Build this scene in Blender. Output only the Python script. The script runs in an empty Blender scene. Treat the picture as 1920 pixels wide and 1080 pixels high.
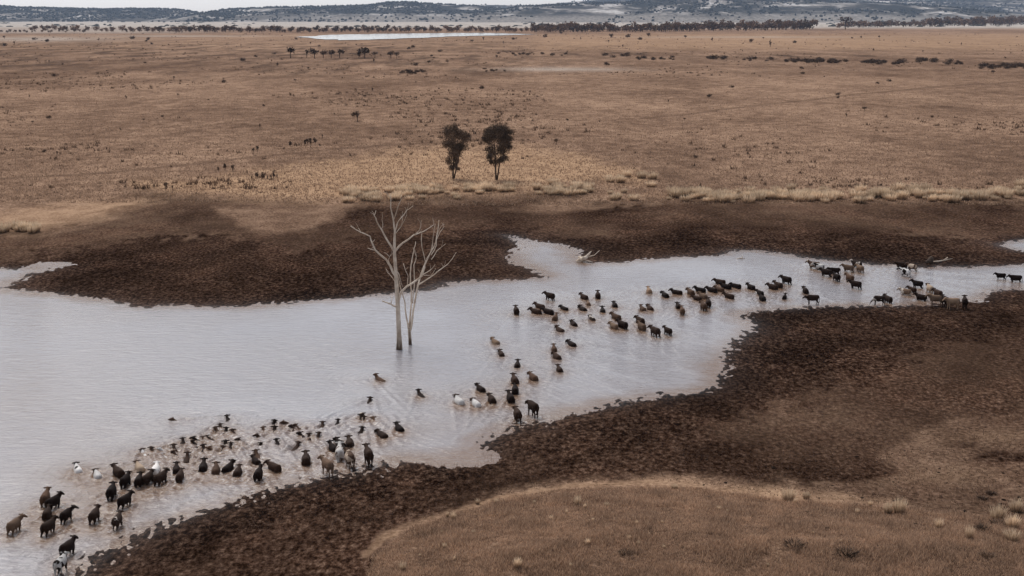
import bpy, bmesh, math, random
import numpy as np
from mathutils import Vector, Matrix, Euler

random.seed(7); RS = np.random.RandomState(7)
scene = bpy.context.scene
COL = scene.collection
R = math.radians

# ------------------------------------------------------------------ camera
FPX, W0, H0, HOR, CAMZ = 2560.0, 1920.0, 1080.0, 30.0, 35.0
PITCH = math.atan((H0 / 2 - HOR) / FPX)
cam_d = bpy.data.cameras.new('camera'); cam = bpy.data.objects.new('camera', cam_d); COL.objects.link(cam)
cam.location = (0, 0, CAMZ); cam.rotation_euler = (math.pi / 2 - PITCH, 0, 0)
cam_d.sensor_width = 36.0; cam_d.lens = 36.0 * FPX / W0
cam_d.clip_start = 0.5; cam_d.clip_end = 60000
scene.camera = cam

# ------------------------------------------------------------------ sky, sun, exposure
SUN = Vector((-0.30, 0.52, 0.80)).normalized()
world = bpy.data.worlds.new('World'); scene.world = world; world.use_nodes = True
nt = world.node_tree; bg = nt.nodes['Background']
sky = nt.nodes.new('ShaderNodeTexSky'); sky.sky_type = 'NISHITA'; sky.sun_disc = False
sky.sun_elevation = math.asin(SUN.z); sky.sun_rotation = math.atan2(SUN.x, SUN.y)
sky.air_density = 1.0; sky.dust_density = 0.8; sky.ozone_density = 1.0
hs = nt.nodes.new('ShaderNodeHueSaturation'); hs.inputs['Saturation'].default_value = 0.30
tn = nt.nodes.new('ShaderNodeMix'); tn.data_type = 'RGBA'; tn.blend_type = 'MULTIPLY'; tn.inputs[0].default_value = 1.0; tn.inputs[7].default_value = (0.99, 0.985, 1.02, 1)
nt.links.new(sky.outputs[0], hs.inputs['Color']); nt.links.new(hs.outputs[0], tn.inputs[6]); nt.links.new(tn.outputs[2], bg.inputs[0])
bg.inputs[1].default_value = 0.115
sl = bpy.data.lights.new('sun', 'SUN'); sun = bpy.data.objects.new('sun', sl); COL.objects.link(sun)
sl.energy = 2.2; sl.angle = R(36); sl.color = (1.0, 0.95, 0.88)
sun.rotation_euler = SUN.to_track_quat('Z', 'Y').to_euler()
vs = scene.view_settings
vs.view_transform = 'Standard'; vs.look = 'None'; vs.exposure = 0.18; vs.gamma = 1.0; vs.use_curve_mapping = False
cy = scene.cycles
cy.max_bounces = 6; cy.diffuse_bounces = 2; cy.glossy_bounces = 3; cy.volume_bounces = 1; cy.transparent_max_bounces = 6
cy.use_denoising = True; cy.sample_clamp_indirect = 3.0

# ------------------------------------------------------------------ pixel <-> ground helpers
CP, SP = math.cos(PITCH), math.sin(PITCH)
def ray(px, py):
    u, v = px - W0 / 2, H0 / 2 - py
    return (u, v * SP + FPX * CP, v * CP - FPX * SP)
def at0(px, py, z=0.0):
    d = ray(px, py); t = (z - CAMZ) / d[2]
    return (d[0] * t, d[1] * t)
def to_px(x, y, z=0.0):
    dz = z - CAMZ
    f = y * CP - dz * SP; v = y * SP + dz * CP
    return W0 / 2 + FPX * x / f, H0 / 2 - FPX * v / f
def ppm(py):                                    # photograph pixels per metre at a ground row
    return (py - HOR) / CAMZ

def sstep(a, b, x):
    t = np.clip((x - a) / (b - a), 0, 1); return t * t * (3 - 2 * t)
def hsh(i, j, s):
    n = (i.astype(np.int64) * 374761393 + j.astype(np.int64) * 668265263 + s * 144269) & 0xFFFFFFFF
    n = ((n ^ (n >> 13)) * 1274126177) & 0xFFFFFFFF
    return ((n ^ (n >> 16)) & 0xFFFFFF) / float(0xFFFFFF)
def vnoise(x, y, s=0):
    xi, yi = np.floor(x), np.floor(y); fx, fy = x - xi, y - yi
    fx = fx * fx * (3 - 2 * fx); fy = fy * fy * (3 - 2 * fy)
    a, b = hsh(xi, yi, s), hsh(xi + 1, yi, s); c, d = hsh(xi, yi + 1, s), hsh(xi + 1, yi + 1, s)
    return (a + (b - a) * fx) * (1 - fy) + (c + (d - c) * fx) * fy
def fbm(x, y, s=0, o=4):
    r, a, t = 0.0, 1.0, 0.0
    for k in range(o):
        r = r + a * vnoise(x, y, s + k * 17); t += a; a *= 0.5; x = x * 2.03 + 5.1; y = y * 2.03 - 3.7
    return r / t - 0.5
def sdf(x, y, poly):
    """signed distance to a closed polygon, negative inside"""
    d = np.full(x.shape, 1e18); ins = np.zeros(x.shape, bool); n = len(poly)
    for k in range(n):
        ax, ay = poly[k]; bx, by = poly[(k + 1) % n]
        ex, ey = bx - ax, by - ay; wx, wy = x - ax, y - ay
        t = np.clip((wx * ex + wy * ey) / (ex * ex + ey * ey + 1e-12), 0, 1)
        d = np.minimum(d, (wx - ex * t) ** 2 + (wy - ey * t) ** 2)
        if ay != by:
            c = ((ay > y) != (by > y)) & (x < (bx - ax) * (y - ay) / (by - ay) + ax)
            ins ^= c
    d = np.sqrt(d)
    return np.where(ins, -d, d)
def linedist(x, y, pts):
    d = np.full(x.shape, 1e18)
    for (ax, ay), (bx, by) in zip(pts[:-1], pts[1:]):
        ex, ey = bx - ax, by - ay; wx, wy = x - ax, y - ay
        t = np.clip((wx * ex + wy * ey) / (ex * ex + ey * ey), 0, 1)
        d = np.minimum(d, (wx - ex * t) ** 2 + (wy - ey * t) ** 2)
    return np.sqrt(d)

NEAR = [(100,1112),(150,1080),(200,1050),(262,1006),(335,977),(420,951),(495,918),(560,907),(640,886),(700,872),(760,862),
        (830,858),(880,849),(905,835),(925,818),(970,797),(1010,790),(1060,776),(1120,762),(1180,753),(1250,743),(1300,737),
        (1330,728),(1345,710),(1352,690),(1362,660),(1385,640),(1410,625),(1418,615),(1405,600),(1391,592),(1400,585),
        (1440,582),(1500,577),(1560,574),(1640,573),(1700,571),(1745,569),(1815,561),(1846,557),(1880,546),(1920,541),(2120,512)]
FAR = [(2120,488),(1920,496),(1860,497),(1820,500),(1740,500),(1690,497),(1640,495),(1612,492),(1560,488),(1520,483),(1480,476),
       (1440,471),(1407,468),(1380,469),(1340,477),(1273,482),(1193,489),(1160,493.5),(1102,493),(1085,490),(1078,482),(1070,468),
       (1037,458),(1000,452),(955,442),(946,440.5),(967,451),(990,463),(967,477),(973,493),(1000,502),(1023,518),(1000,523),(930,526),
       (840,530),(760,547),(700,553),(640,560),(560,566),(500,573),(450,576),(400,574),(330,575),(250,572),(200,563),(150,558),
       (100,552),(50,547),(15,545),(4,538),(20,528),(55,514),(80,507),(40,503),(0,504),(-200,498),(-320,500),(-320,1100),(-40,1150)]
LAKE = [at0(*p) for p in NEAR + FAR]
POND = [at0(*p) for p in [(1866,458),(1885,453),(1920,450),(2040,446),(2060,470),(1960,478),(1920,473),(1898,468),(1875,463)]]
MOUND = [at0(*p) for p in [(690,1050),(760,1000),(860,966),(960,938),(1080,916),(1200,912),(1300,920),(1450,946),(1600,960),
                           (1700,970),(1900,990),(2150,1020),(2150,1230),(620,1230)]]

def hgt(x, y, fine=True, want=False):
    x = np.atleast_1d(np.asarray(x, float)); y = np.atleast_1d(np.asarray(y, float))
    s = np.full(x.shape, 900.0)
    nr = y < 400
    if nr.any():
        xs, ys = x[nr], y[nr]
        wx = xs + fbm(xs / 3.5, ys / 5, 5, 3) * 1.6; wy = ys + fbm(xs / 3.5, ys / 5, 9, 3) * 3.0
        s[nr] = np.minimum(sdf(wx, wy, LAKE), sdf(wx, wy, POND))
    px, py = to_px(x, y)
    h = np.where(s > 0, 0.22 * (1 - np.exp(-s / 4.5)) + 0.9 * sstep(5, 70, s), np.maximum(-1.95, np.where(s > -2.5, s * 0.045, -0.1125 + (s + 2.5) * 0.1) - 0.005))
    if nr.any():
        # boggy spots with braided puddles
        for cx, cyy, rx, ry, a in ((115,494,80,9,0.21),(868,862,55,14,0.24),(1000,478,60,26,0.10),(60,560,110,14,0.05),(1810,563,60,10,0.10)):
            h = h - a * np.exp(-(((px - cx) / rx) ** 2 + ((py - cyy) / ry) ** 2))
        m = np.zeros(x.shape); m[nr] = sdf(x[nr], y[nr], MOUND)
        h = h + np.where(nr & (m < 3), 1.7 * sstep(3, -16, m), 0)
    far = sstep(260, 650, y) * sstep(1750, 1200, y)
    h = h + 1.0 * sstep(260, 650, y) + far * (fbm(x / 260, y / 300, 21, 3) * 3.0 + 0.4)
    if fine:
        wet = np.exp(-np.abs(s) / 5.0)
        h = h + fbm(x / 0.42, y / 0.85, 31, 3) * (0.045 + 0.17 * wet) + fbm(x / 5, y / 7, 37, 2) * 0.12
        h = h + sstep(270, 450, y) * sstep(1700, 1100, y) * fbm(x / 9, y / 16, 41, 3) * 0.4
    if want: return h, s, px, py
    return h
def gz(x, y): return float(hgt(x, y)[0])
def at(px, py):
    """point of the ground seen at a photograph pixel"""
    z = 0.0
    for _ in range(6):
        x, y = at0(px, py, z); z = float(hgt(x, y, False)[0])
    x, y = at0(px, py, z)
    return x, y, gz(x, y)

# ------------------------------------------------------------------ material helpers
def mat(name):
    m = bpy.data.materials.new(name); m.use_nodes = True
    return m, m.node_tree.nodes, m.node_tree.links, m.node_tree.nodes['Principled BSDF']
def N(ns, t, **kw):
    n = ns.new('ShaderNode' + t)
    for k, v in kw.items(): setattr(n, k, v)
    return n
def noise(ns, ls, vec, scale, detail=4, rough=0.55, dist=0.0):
    n = N(ns, 'TexNoise'); n.inputs['Scale'].default_value = scale; n.inputs['Detail'].default_value = detail
    n.inputs['Roughness'].default_value = rough; n.inputs['Distortion'].default_value = dist
    ls.new(vec, n.inputs['Vector']); return n.outputs['Fac']
def ramp(ns, ls, fac, stops):
    r = N(ns, 'ValToRGB'); e = r.color_ramp.elements
    while len(e) < len(stops): e.new(0.5)
    for el, (p, c) in zip(e, stops):
        el.position = p; el.color = (*c, 1) if len(c) == 3 else c
    ls.new(fac, r.inputs[0]); return r.outputs[0]
def mix(ns, ls, fac, a, b, mode='MIX'):
    m = N(ns, 'Mix', data_type='RGBA', blend_type=mode)
    for sock, v in ((m.inputs[0], fac), (m.inputs[6], a), (m.inputs[7], b)):
        if isinstance(v, (int, float)): sock.default_value = v
        elif isinstance(v, tuple): sock.default_value = (*v, 1)
        else: ls.new(v, sock)
    return m.outputs[2]
def math_(ns, ls, op, a, b=None, clamp=False):
    m = N(ns, 'Math', operation=op, use_clamp=clamp)
    for sock, v in zip(m.inputs, (a, b)):
        if v is None: continue
        if isinstance(v, (int, float)): sock.default_value = v
        else: ls.new(v, sock)
    return m.outputs[0]
def scaled(ns, ls, vec, s):
    m = N(ns, 'Mapping'); m.inputs['Scale'].default_value = s; ls.new(vec, m.inputs[0]); return m.outputs[0]
def bump(ns, ls, h, strength, dist, normal=None):
    b = N(ns, 'Bump'); b.inputs['Distance'].default_value = dist
    if isinstance(strength, (int, float)): b.inputs['Strength'].default_value = strength
    else: ls.new(strength, b.inputs['Strength'])
    ls.new(h, b.inputs['Height'])
    if normal is not None: ls.new(normal, b.inputs['Normal'])
    return b.outputs[0]

def plain_mat(name, ca, cb, scale=6.0, rough=0.85, vary=0.25):
    """two-tone noisy surface with a shift per object"""
    m, ns, ls, b = mat(name)
    tc = N(ns, 'TexCoord'); oi = N(ns, 'ObjectInfo')
    add = N(ns, 'VectorMath', operation='ADD'); ls.new(tc.outputs['Object'], add.inputs[0])
    sc = N(ns, 'VectorMath', operation='SCALE'); cmb = N(ns, 'CombineXYZ')
    ls.new(oi.outputs['Random'], cmb.inputs[0]); ls.new(oi.outputs['Random'], cmb.inputs[1])
    ls.new(cmb.outputs[0], sc.inputs[0]); sc.inputs['Scale'].default_value = 37.0
    ls.new(sc.outputs[0], add.inputs[1])
    f = noise(ns, ls, add.outputs[0], scale, 4, 0.6)
    c = ramp(ns, ls, f, [(0.32, ca), (0.70, cb)])
    v = math_(ns, ls, 'MULTIPLY_ADD', oi.outputs['Random'], vary * 2); ns[-1].inputs[2].default_value = 1 - vary
    c = mix(ns, ls, 1.0, c, v, 'MULTIPLY')
    ls.new(c, b.inputs['Base Color']); b.inputs['Roughness'].default_value = rough
    b.inputs['Specular IOR Level'].default_value = 0.2
    return m

# ground
def make_ground_mat():
    m, ns, ls, b = mat('ground')
    geo = N(ns, 'NewGeometry'); P = geo.outputs['Position']
    at1 = N(ns, 'Attribute', attribute_name='zone'); sep = N(ns, 'SeparateColor'); ls.new(at1.outputs['Color'], sep.inputs[0])
    mud, sand, track = sep.outputs[0], sep.outputs[1], sep.outputs[2]
    at2 = N(ns, 'Attribute', attribute_name='zone_b'); sep2 = N(ns, 'SeparateColor'); ls.new(at2.outputs['Color'], sep2.inputs[0])
    wet, pale, scrub = sep2.outputs[0], sep2.outputs[1], sep2.outputs[2]
    nf = noise(ns, ls, P, 2.6, 5, 0.7)                       # tufts, 0.4 m
    nm = noise(ns, ls, scaled(ns, ls, P, (0.22, 0.16, 0.2)), 1.0, 5, 0.65)   # 5 m
    nl = noise(ns, ls, scaled(ns, ls, P, (0.02, 0.011, 0.02)), 1.0, 5, 0.6)  # 60 m streaks
    nx = noise(ns, ls, scaled(ns, ls, P, (0.004, 0.0016, 0.02)), 1.0, 4, 0.6)
    a = math_(ns, ls, 'MULTIPLY', nf, 0.46); c = math_(ns, ls, 'MULTIPLY', nm, 0.24)
    d = math_(ns, ls, 'MULTIPLY', nl, 0.20); e = math_(ns, ls, 'MULTIPLY', nx, 0.16)
    s = math_(ns, ls, 'ADD', math_(ns, ls, 'ADD', a, c), math_(ns, ls, 'ADD', d, e))
    plain = ramp(ns, ls, s, [(0.43, (0.064, 0.037, 0.025)), (0.49, (0.160, 0.098, 0.066)), (0.54, (0.268, 0.170, 0.115)), (0.61, (0.45, 0.30, 0.203))])
    sandc = ramp(ns, ls, math_(ns, ls, 'ADD', math_(ns, ls, 'MULTIPLY', nf, 0.5), math_(ns, ls, 'MULTIPLY', nm, 0.5)),
                 [(0.36, (0.20, 0.120, 0.074)), (0.46, (0.42, 0.268, 0.165)), (0.62, (0.54, 0.36, 0.225))])
    col = mix(ns, ls, sand, plain, sandc)
    ns_ = noise(ns, ls, scaled(ns, ls, P, (0.05, 0.012, 0.1)), 1.0, 6, 0.7)
    scm = math_(ns, ls, 'MULTIPLY', scrub, ramp(ns, ls, ns_, [(0.48, (0, 0, 0)), (0.62, (1, 1, 1))]))
    col = mix(ns, ls, scm, col, (0.09, 0.058, 0.042))
    palec = ramp(ns, ls, nl, [(0.3, (0.36, 0.31, 0.26)), (0.7, (0.64, 0.58, 0.52))])
    col = mix(ns, ls, pale, col, palec)
    col = mix(ns, ls, track, col, (0.13, 0.080, 0.055))
    # mud: very dark clods with dry flecks
    nk = noise(ns, ls, scaled(ns, ls, P, (1.0, 0.6, 1.0)), 2.6, 6, 0.76)
    mudd = ramp(ns, ls, nk, [(0.43, (0.0035, 0.0015, 0.0010)), (0.50, (0.018, 0.0085, 0.0052)), (0.56, (0.046, 0.0265, 0.0180)), (0.66, (0.135, 0.088, 0.063))])
    mudm = ramp(ns, ls, nk, [(0.40, (0.014, 0.0070, 0.0045)), (0.49, (0.050, 0.0270, 0.0172)), (0.57, (0.092, 0.055, 0.038)), (0.68, (0.19, 0.124, 0.088))])
    lo = math_(ns, ls, 'MULTIPLY', mud, 2.0, True)
    hi = math_(ns, ls, 'SUBTRACT', math_(ns, ls, 'MULTIPLY', mud, 2.0), 1.0, True)
    mudc = mix(ns, ls, hi, mudm, mudd)
    big = noise(ns, ls, scaled(ns, ls, P, (0.085, 0.06, 0.1)), 1.0, 6, 0.66, 0.8)
    mudc = mix(ns, ls, 1.0, mudc, ramp(ns, ls, big, [(0.34, (0.50, 0.48, 0.47)), (0.52, (1.0, 1.0, 1.0)), (0.70, (1.75, 1.72, 1.70))]), 'MULTIPLY')
    col = mix(ns, ls, lo, col, mudc)
    ls.new(col, b.inputs['Base Color'])
    rg = math_(ns, ls, 'SUBTRACT', 0.95, math_(ns, ls, 'MULTIPLY', wet, 0.45))
    ls.new(rg, b.inputs['Roughness']); ls.new(math_(ns, ls, 'MULTIPLY', wet, 0.035), b.inputs['Specular IOR Level'])
    n1 = bump(ns, ls, nk, 0.6, 0.06); n2 = bump(ns, ls, nf, 0.7, 0.12, n1)
    ls.new(n2, b.inputs['Normal'])
    return m
GROUND = make_ground_mat()

# ------------------------------------------------------------------ ground sheet
def mesh_grid(name, X, Y, Z, keep=None):
    nr, nc = X.shape
    me = bpy.data.meshes.new(name)
    idx = np.arange(nr * nc).reshape(nr, nc)
    q = np.stack([idx[:-1, :-1], idx[:-1, 1:], idx[1:, 1:], idx[1:, :-1]], -1).reshape(-1, 4)
    co = np.stack([X, Y, Z], -1).reshape(-1, 3)
    remap = None
    if keep is not None:
        q = q[keep[q].any(1)]
        used = np.unique(q); remap = used
        inv = np.full(nr * nc, -1, np.int64); inv[used] = np.arange(len(used)); q = inv[q]; co = co[used]
    me.vertices.add(len(co)); me.vertices.foreach_set('co', co.astype(np.float32).ravel())
    me.loops.add(q.size); me.loops.foreach_set('vertex_index', q.astype(np.int32).ravel())
    me.polygons.add(len(q)); me.polygons.foreach_set('loop_start', np.arange(0, q.size, 4, dtype=np.int32))
    me.polygons.foreach_set('use_smooth', np.ones(len(q), bool))
    me.update(calc_edges=True); me.validate()
    return me, remap
def link(name, me, m=None, parent=None, **props):
    o = bpy.data.objects.new(name, me); COL.objects.link(o)
    if m is not None and me is not None and len(me.materials) == 0: me.materials.append(m)
    if parent is not None: o.parent = parent
    for k, v in props.items(): o[k] = v
    return o
def set_col(me, name, rgba):
    a = me.attributes.new(name, 'FLOAT_COLOR', 'POINT'); a.data.foreach_set('color', rgba.astype(np.float32).ravel())

pyr = np.concatenate([np.linspace(1700, 1140, 24, endpoint=False), np.arange(1140, 420, -1.45), np.arange(420, 90, -1.1),
                      np.arange(90, 42, -1.2), np.linspace(42, 36.0, 16)])
yrow = np.array([at0(960, p)[1] for p in pyr])
tcol = np.concatenate([np.linspace(-0.85, -0.46, 40, endpoint=False), np.linspace(-0.46, 0.46, 900), np.linspace(0.46, 0.85, 41)[1:]])
GY, GT = np.meshgrid(yrow, tcol, indexing='ij'); GX = GT * GY
gx, gy = GX.ravel(), GY.ravel()
h, s, px, py = hgt(gx, gy, True, True)
GZ = h.reshape(GX.shape)
gme, _ = mesh_grid('ground', GX, GY, GZ)

wpx = px + fbm(gx / 4, gy / 9, 51, 4) * 26; wpy = py + fbm(gx / 6, gy / 14, 57, 4) * 12 * np.clip(ppm(py) / 12, 0.2, 1.5)
BRK = fbm(gx / 1.6, gy / 3.0, 81, 4) + 0.8 * fbm(gx / 9, gy / 14, 83, 3)
def soft(poly, w):
    v = sstep(w, -w, sdf(wpx, wpy, poly))
    return np.clip(v + brk * 5.0 * v * (1 - v), 0, 1)
mudN = [(-400,458),(0,447),(80,441),(150,428),(205,416),(215,403),(260,394),(300,385),(235,375),(300,373),(350,376),(365,371),(400,380),
        (470,388),(560,393),(650,392),(700,385),(760,381),(850,379),(950,373),(1040,366),(1075,357),(1120,351),(1112,362),(1060,381),
        (1000,392),(1050,392),(1120,386),(1200,388),(1290,382),(1500,384),(1920,379),(2300,377),(2300,620),(-400,640)]
tongue = [(400,400),(470,394),(560,394),(655,392),(640,412),(600,428),(520,444),(450,434),(415,415)]
tong2 = [(940,396),(1010,388),(1100,390),(1150,392),(1050,402)]
darkN = [(-400,500),(40,480),(170,460),(300,447),(420,445),(560,470),(700,440),(900,425),(980,440),(1060,440),(1300,435),(1600,445),
         (1800,440),(2300,430),(2300,620),(-400,640)]
dS = [(60,1130)] + NEAR[1:] + [(2300,500),(2300,600),(1920,645),(1800,672),(1700,702),(1600,735),(1500,765),(1400,800),(1300,830),
      (1150,850),(1000,884),(900,905),(800,920),(650,950),(450,1015),(300,1095),(200,1130)]
mS = [(60,1200)] + NEAR[1:] + [(2300,500),(2300,760),(1920,782),(1800,802),(1700,850),(1660,862),(1700,882),(1690,905),(1640,924),
      (1500,918),(1350,903),(1200,902),(1080,912),(960,935),(860,962),(760,996),(710,1025),(685,1095),(660,1200)]
mound_px = [(690,1055),(760,1006),(860,972),(960,944),(1080,924),(1200,920),(1300,932),(1450,958),(1600,972),(1700,985),(1800,1040),(1860,1100),(1860,1230),(620,1230)]
near_ = py > 300
mud = np.zeros(len(gx)); sand = np.zeros(len(gx)); track = np.zeros(len(gx)); pale = np.zeros(len(gx)); scrub = np.zeros(len(gx)); wet = np.zeros(len(gx))
def on(mask, fn):
    out = np.zeros(len(gx))
    global wpx, wpy
    global brk
    sx, sy = wpx, wpy
    brk = BRK[mask]; wpx, wpy = sx[mask], sy[mask]; out[mask] = fn(); wpx, wpy = sx, sy
    return out
mud = np.maximum(mud, 0.43 * on(near_, lambda: soft(mudN, 17)))
mud = np.maximum(mud, 0.78 * on(near_, lambda: soft(darkN, 26)))
mud *= 1 - 0.72 * on(near_, lambda: soft(tongue, 10)); mud *= 1 - 0.5 * on(near_, lambda: soft(tong2, 6))
mud = np.maximum(mud, 0.45 * on(near_, lambda: soft(mS, 28)))
mud = np.maximum(mud, 0.80 * on(near_, lambda: soft(dS, 60)))
mud = np.maximum(mud, 0.16 * on(near_, lambda: soft(mound_px, 14)) * (0.8 + 0.8 * fbm(gx / 3, gy / 4, 61, 3)))
mud = np.maximum(mud, 0.27 * on(near_, lambda: soft([(1500,880),(1700,800),(1920,760),(2300,740),(2300,1200),(1500,1200)], 25)))
for cx, cyy, rx, ry, v in ((1880,868,70,16,0.55),(1790,845,60,10,0.4),(1560,898,130,20,0.46)):
    mud = np.maximum(mud, v * np.exp(-(((wpx - cx) / rx) ** 2 + ((wpy - cyy) / ry) ** 2) ** 2))
mud = np.where(near_, np.maximum(mud, 0.95 * np.exp(-np.maximum(s, 0) / 4.0)), mud)
mud = np.clip(mud * (1 + 0.9 * fbm(gx / 14, gy / 24, 63, 4)), 0, 1)
wet = np.exp(-np.maximum(s, 0) / 2.0)
sandp = [(250,356),(400,345),(560,322),(700,300),(830,284),(960,284),(1080,300),(1180,328),(1215,352),(1130,352),(1000,366),(700,380),(560,388),(300,372)]
sand = np.maximum(sand, 0.85 * on(near_ | (py > 250), lambda: soft(sandp, 16)))
sand = np.maximum(sand, 0.45 * on(near_, lambda: soft([(-100,430),(60,400),(200,385),(330,378),(300,392),(200,420),(0,448)], 14)))
sand = np.maximum(sand, 0.45 * on(near_, lambda: 0.35 * soft([(1150,370),(2100,355),(2100,378),(1200,384)], 6)))
rim = [(683,1048),(716,1014),(800,981),(900,954),(1000,933),(1080,918),(1200,914),(1300,920),(1400,935),(1500,945),(1600,955),(1690,968)]
nz = py > 850
if nz.any():
    d = linedist(wpx[nz] + 14 * fbm(gx[nz] / 1.5, gy[nz] / 2.5, 71, 3), wpy[nz] + 12 * fbm(gx[nz] / 1.5, gy[nz] / 2.5, 73, 3), rim); w = 7.0 + 8.0 * sstep(1050, 1350, wpx[nz])
    sand[nz] = np.maximum(sand[nz], 0.45 * np.clip(0.9 + 2.2 * fbm(gx[nz] / 4, gy[nz] / 5, 77, 3), 0.1, 1.4) * sstep(w * 1.8, w * 0.4, d)); mud[nz] *= 1 - 0.6 * sstep(w * 1.8, w * 0.4, d)
for cx, cyy, rx, ry, v in ((1860,830,90,14,0.25),(1760,905,130,16,0.25),(1890,1010,120,40,0.2),(1700,1060,250,24,0.25)):
    sand = np.maximum(sand, v * np.exp(-(((wpx - cx) / rx) ** 2 + ((wpy - cyy) / ry) ** 2)))
for pts, wd in (([(-60,350),(0,345),(200,335),(320,322),(500,303),(640,287),(850,275),(1000,262)], 1.3), ([(1200,232),(1280,225),(1500,200),(1700,180),(1920,163),(2100,150)], 0.9)):
    tz = (py > 130) & (py < 380)
    d = linedist(px[tz], py[tz] + fbm(gx[tz] / 30, gy[tz] / 40, 66, 2) * 4, pts)
    track[tz] = np.maximum(track[tz], 0.6 * sstep(wd * 1.7, wd * 0.4, np.abs(d - 0.4)))
# distant bands: scrubby darker belts and bleached paddocks
scrub += sstep(70, 95, py) * sstep(175, 130, py) * 0.9 * (0.35 + 0.65 * sstep(1250, 700, px))
for cx, cyy, rx, ry, v in ((950,101,190,6,1.0),(1150,107,160,4,1.0),(1480,111,260,4,1.0),(775,133,45,5,1.2),(930,130,110,7,1.0),(1890,124,70,3,1.2)):
    scrub = np.maximum(scrub, v * np.exp(-(((px - cx) / rx) ** 2 + ((py - cyy) / ry) ** 2)))
sand = np.maximum(sand, 0.55 * sstep(62, 72, py) * sstep(108, 88, py) * sstep(950, 1050, wpx))
sand = np.maximum(sand, 0.22 * sstep(62, 70, py) * sstep(115, 85, py))
pale = np.maximum(pale, 0.95 * sstep(58, 50, py))
pale = np.maximum(pale, 0.55 * sstep(68, 60, py) * sstep(500, 200, px))
for cx, cyy, rx, ry, v in ((60,76,150,5,0.5),(330,70,160,1.5,0.5),(1400,72,200,1.5,0.35),(1060,140,110,4,0.5)):
    pale = np.maximum(pale, v * np.exp(-(((px - cx) / rx) ** 2 + ((py - cyy) / ry) ** 2)))
one = np.ones(len(gx))
set_col(gme, 'zone', np.stack([mud, np.clip(sand, 0, 1), track, one], -1))
set_col(gme, 'zone_b', np.stack([wet, np.clip(pale, 0, 1), np.clip(scrub, 0, 1), one], -1))
ground = link('ground', gme, GROUND, kind='structure')
MUDV = mud; 
del wpx, wpy

# ------------------------------------------------------------------ cattle table (x, y of the waterline, heading, depth, colour, pose, bunch)
# heading: 90 walks away from the camera, 180 to the left; depth: metres of water over the hooves
BUNCH = {
 'a': 'in the nearest bunch at the lower left', 'b': 'in the tight bunch behind the nearest cattle', 'p': 'among the pale cattle at the far left',
 'l': 'among the foremost swimmers at the left', 'm': 'among the crowded swimmers at the left', 'r': 'in the row wading below the crowded swimmers',
 'c': 'among the swimmers in the middle crowd', 'k': 'in the bank bunch below the dead trees', 'd': 'among the swimmers just below the dead trees',
 'e': 'in the string right of the dead trees', 'f': 'among the stragglers beyond the string of cattle', 'g': 'in the loose bunch in mid lake',
 'i': 'in the bunch left of the muddy point', 'j': 'in the long file in mid lake', 'n': 'in the group beyond the muddy point',
 'o': 'in the bunch along the far shore', 'q': 'in the crowd at the right-hand bank', 'z': 'of the two trailing at the right edge'}
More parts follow.
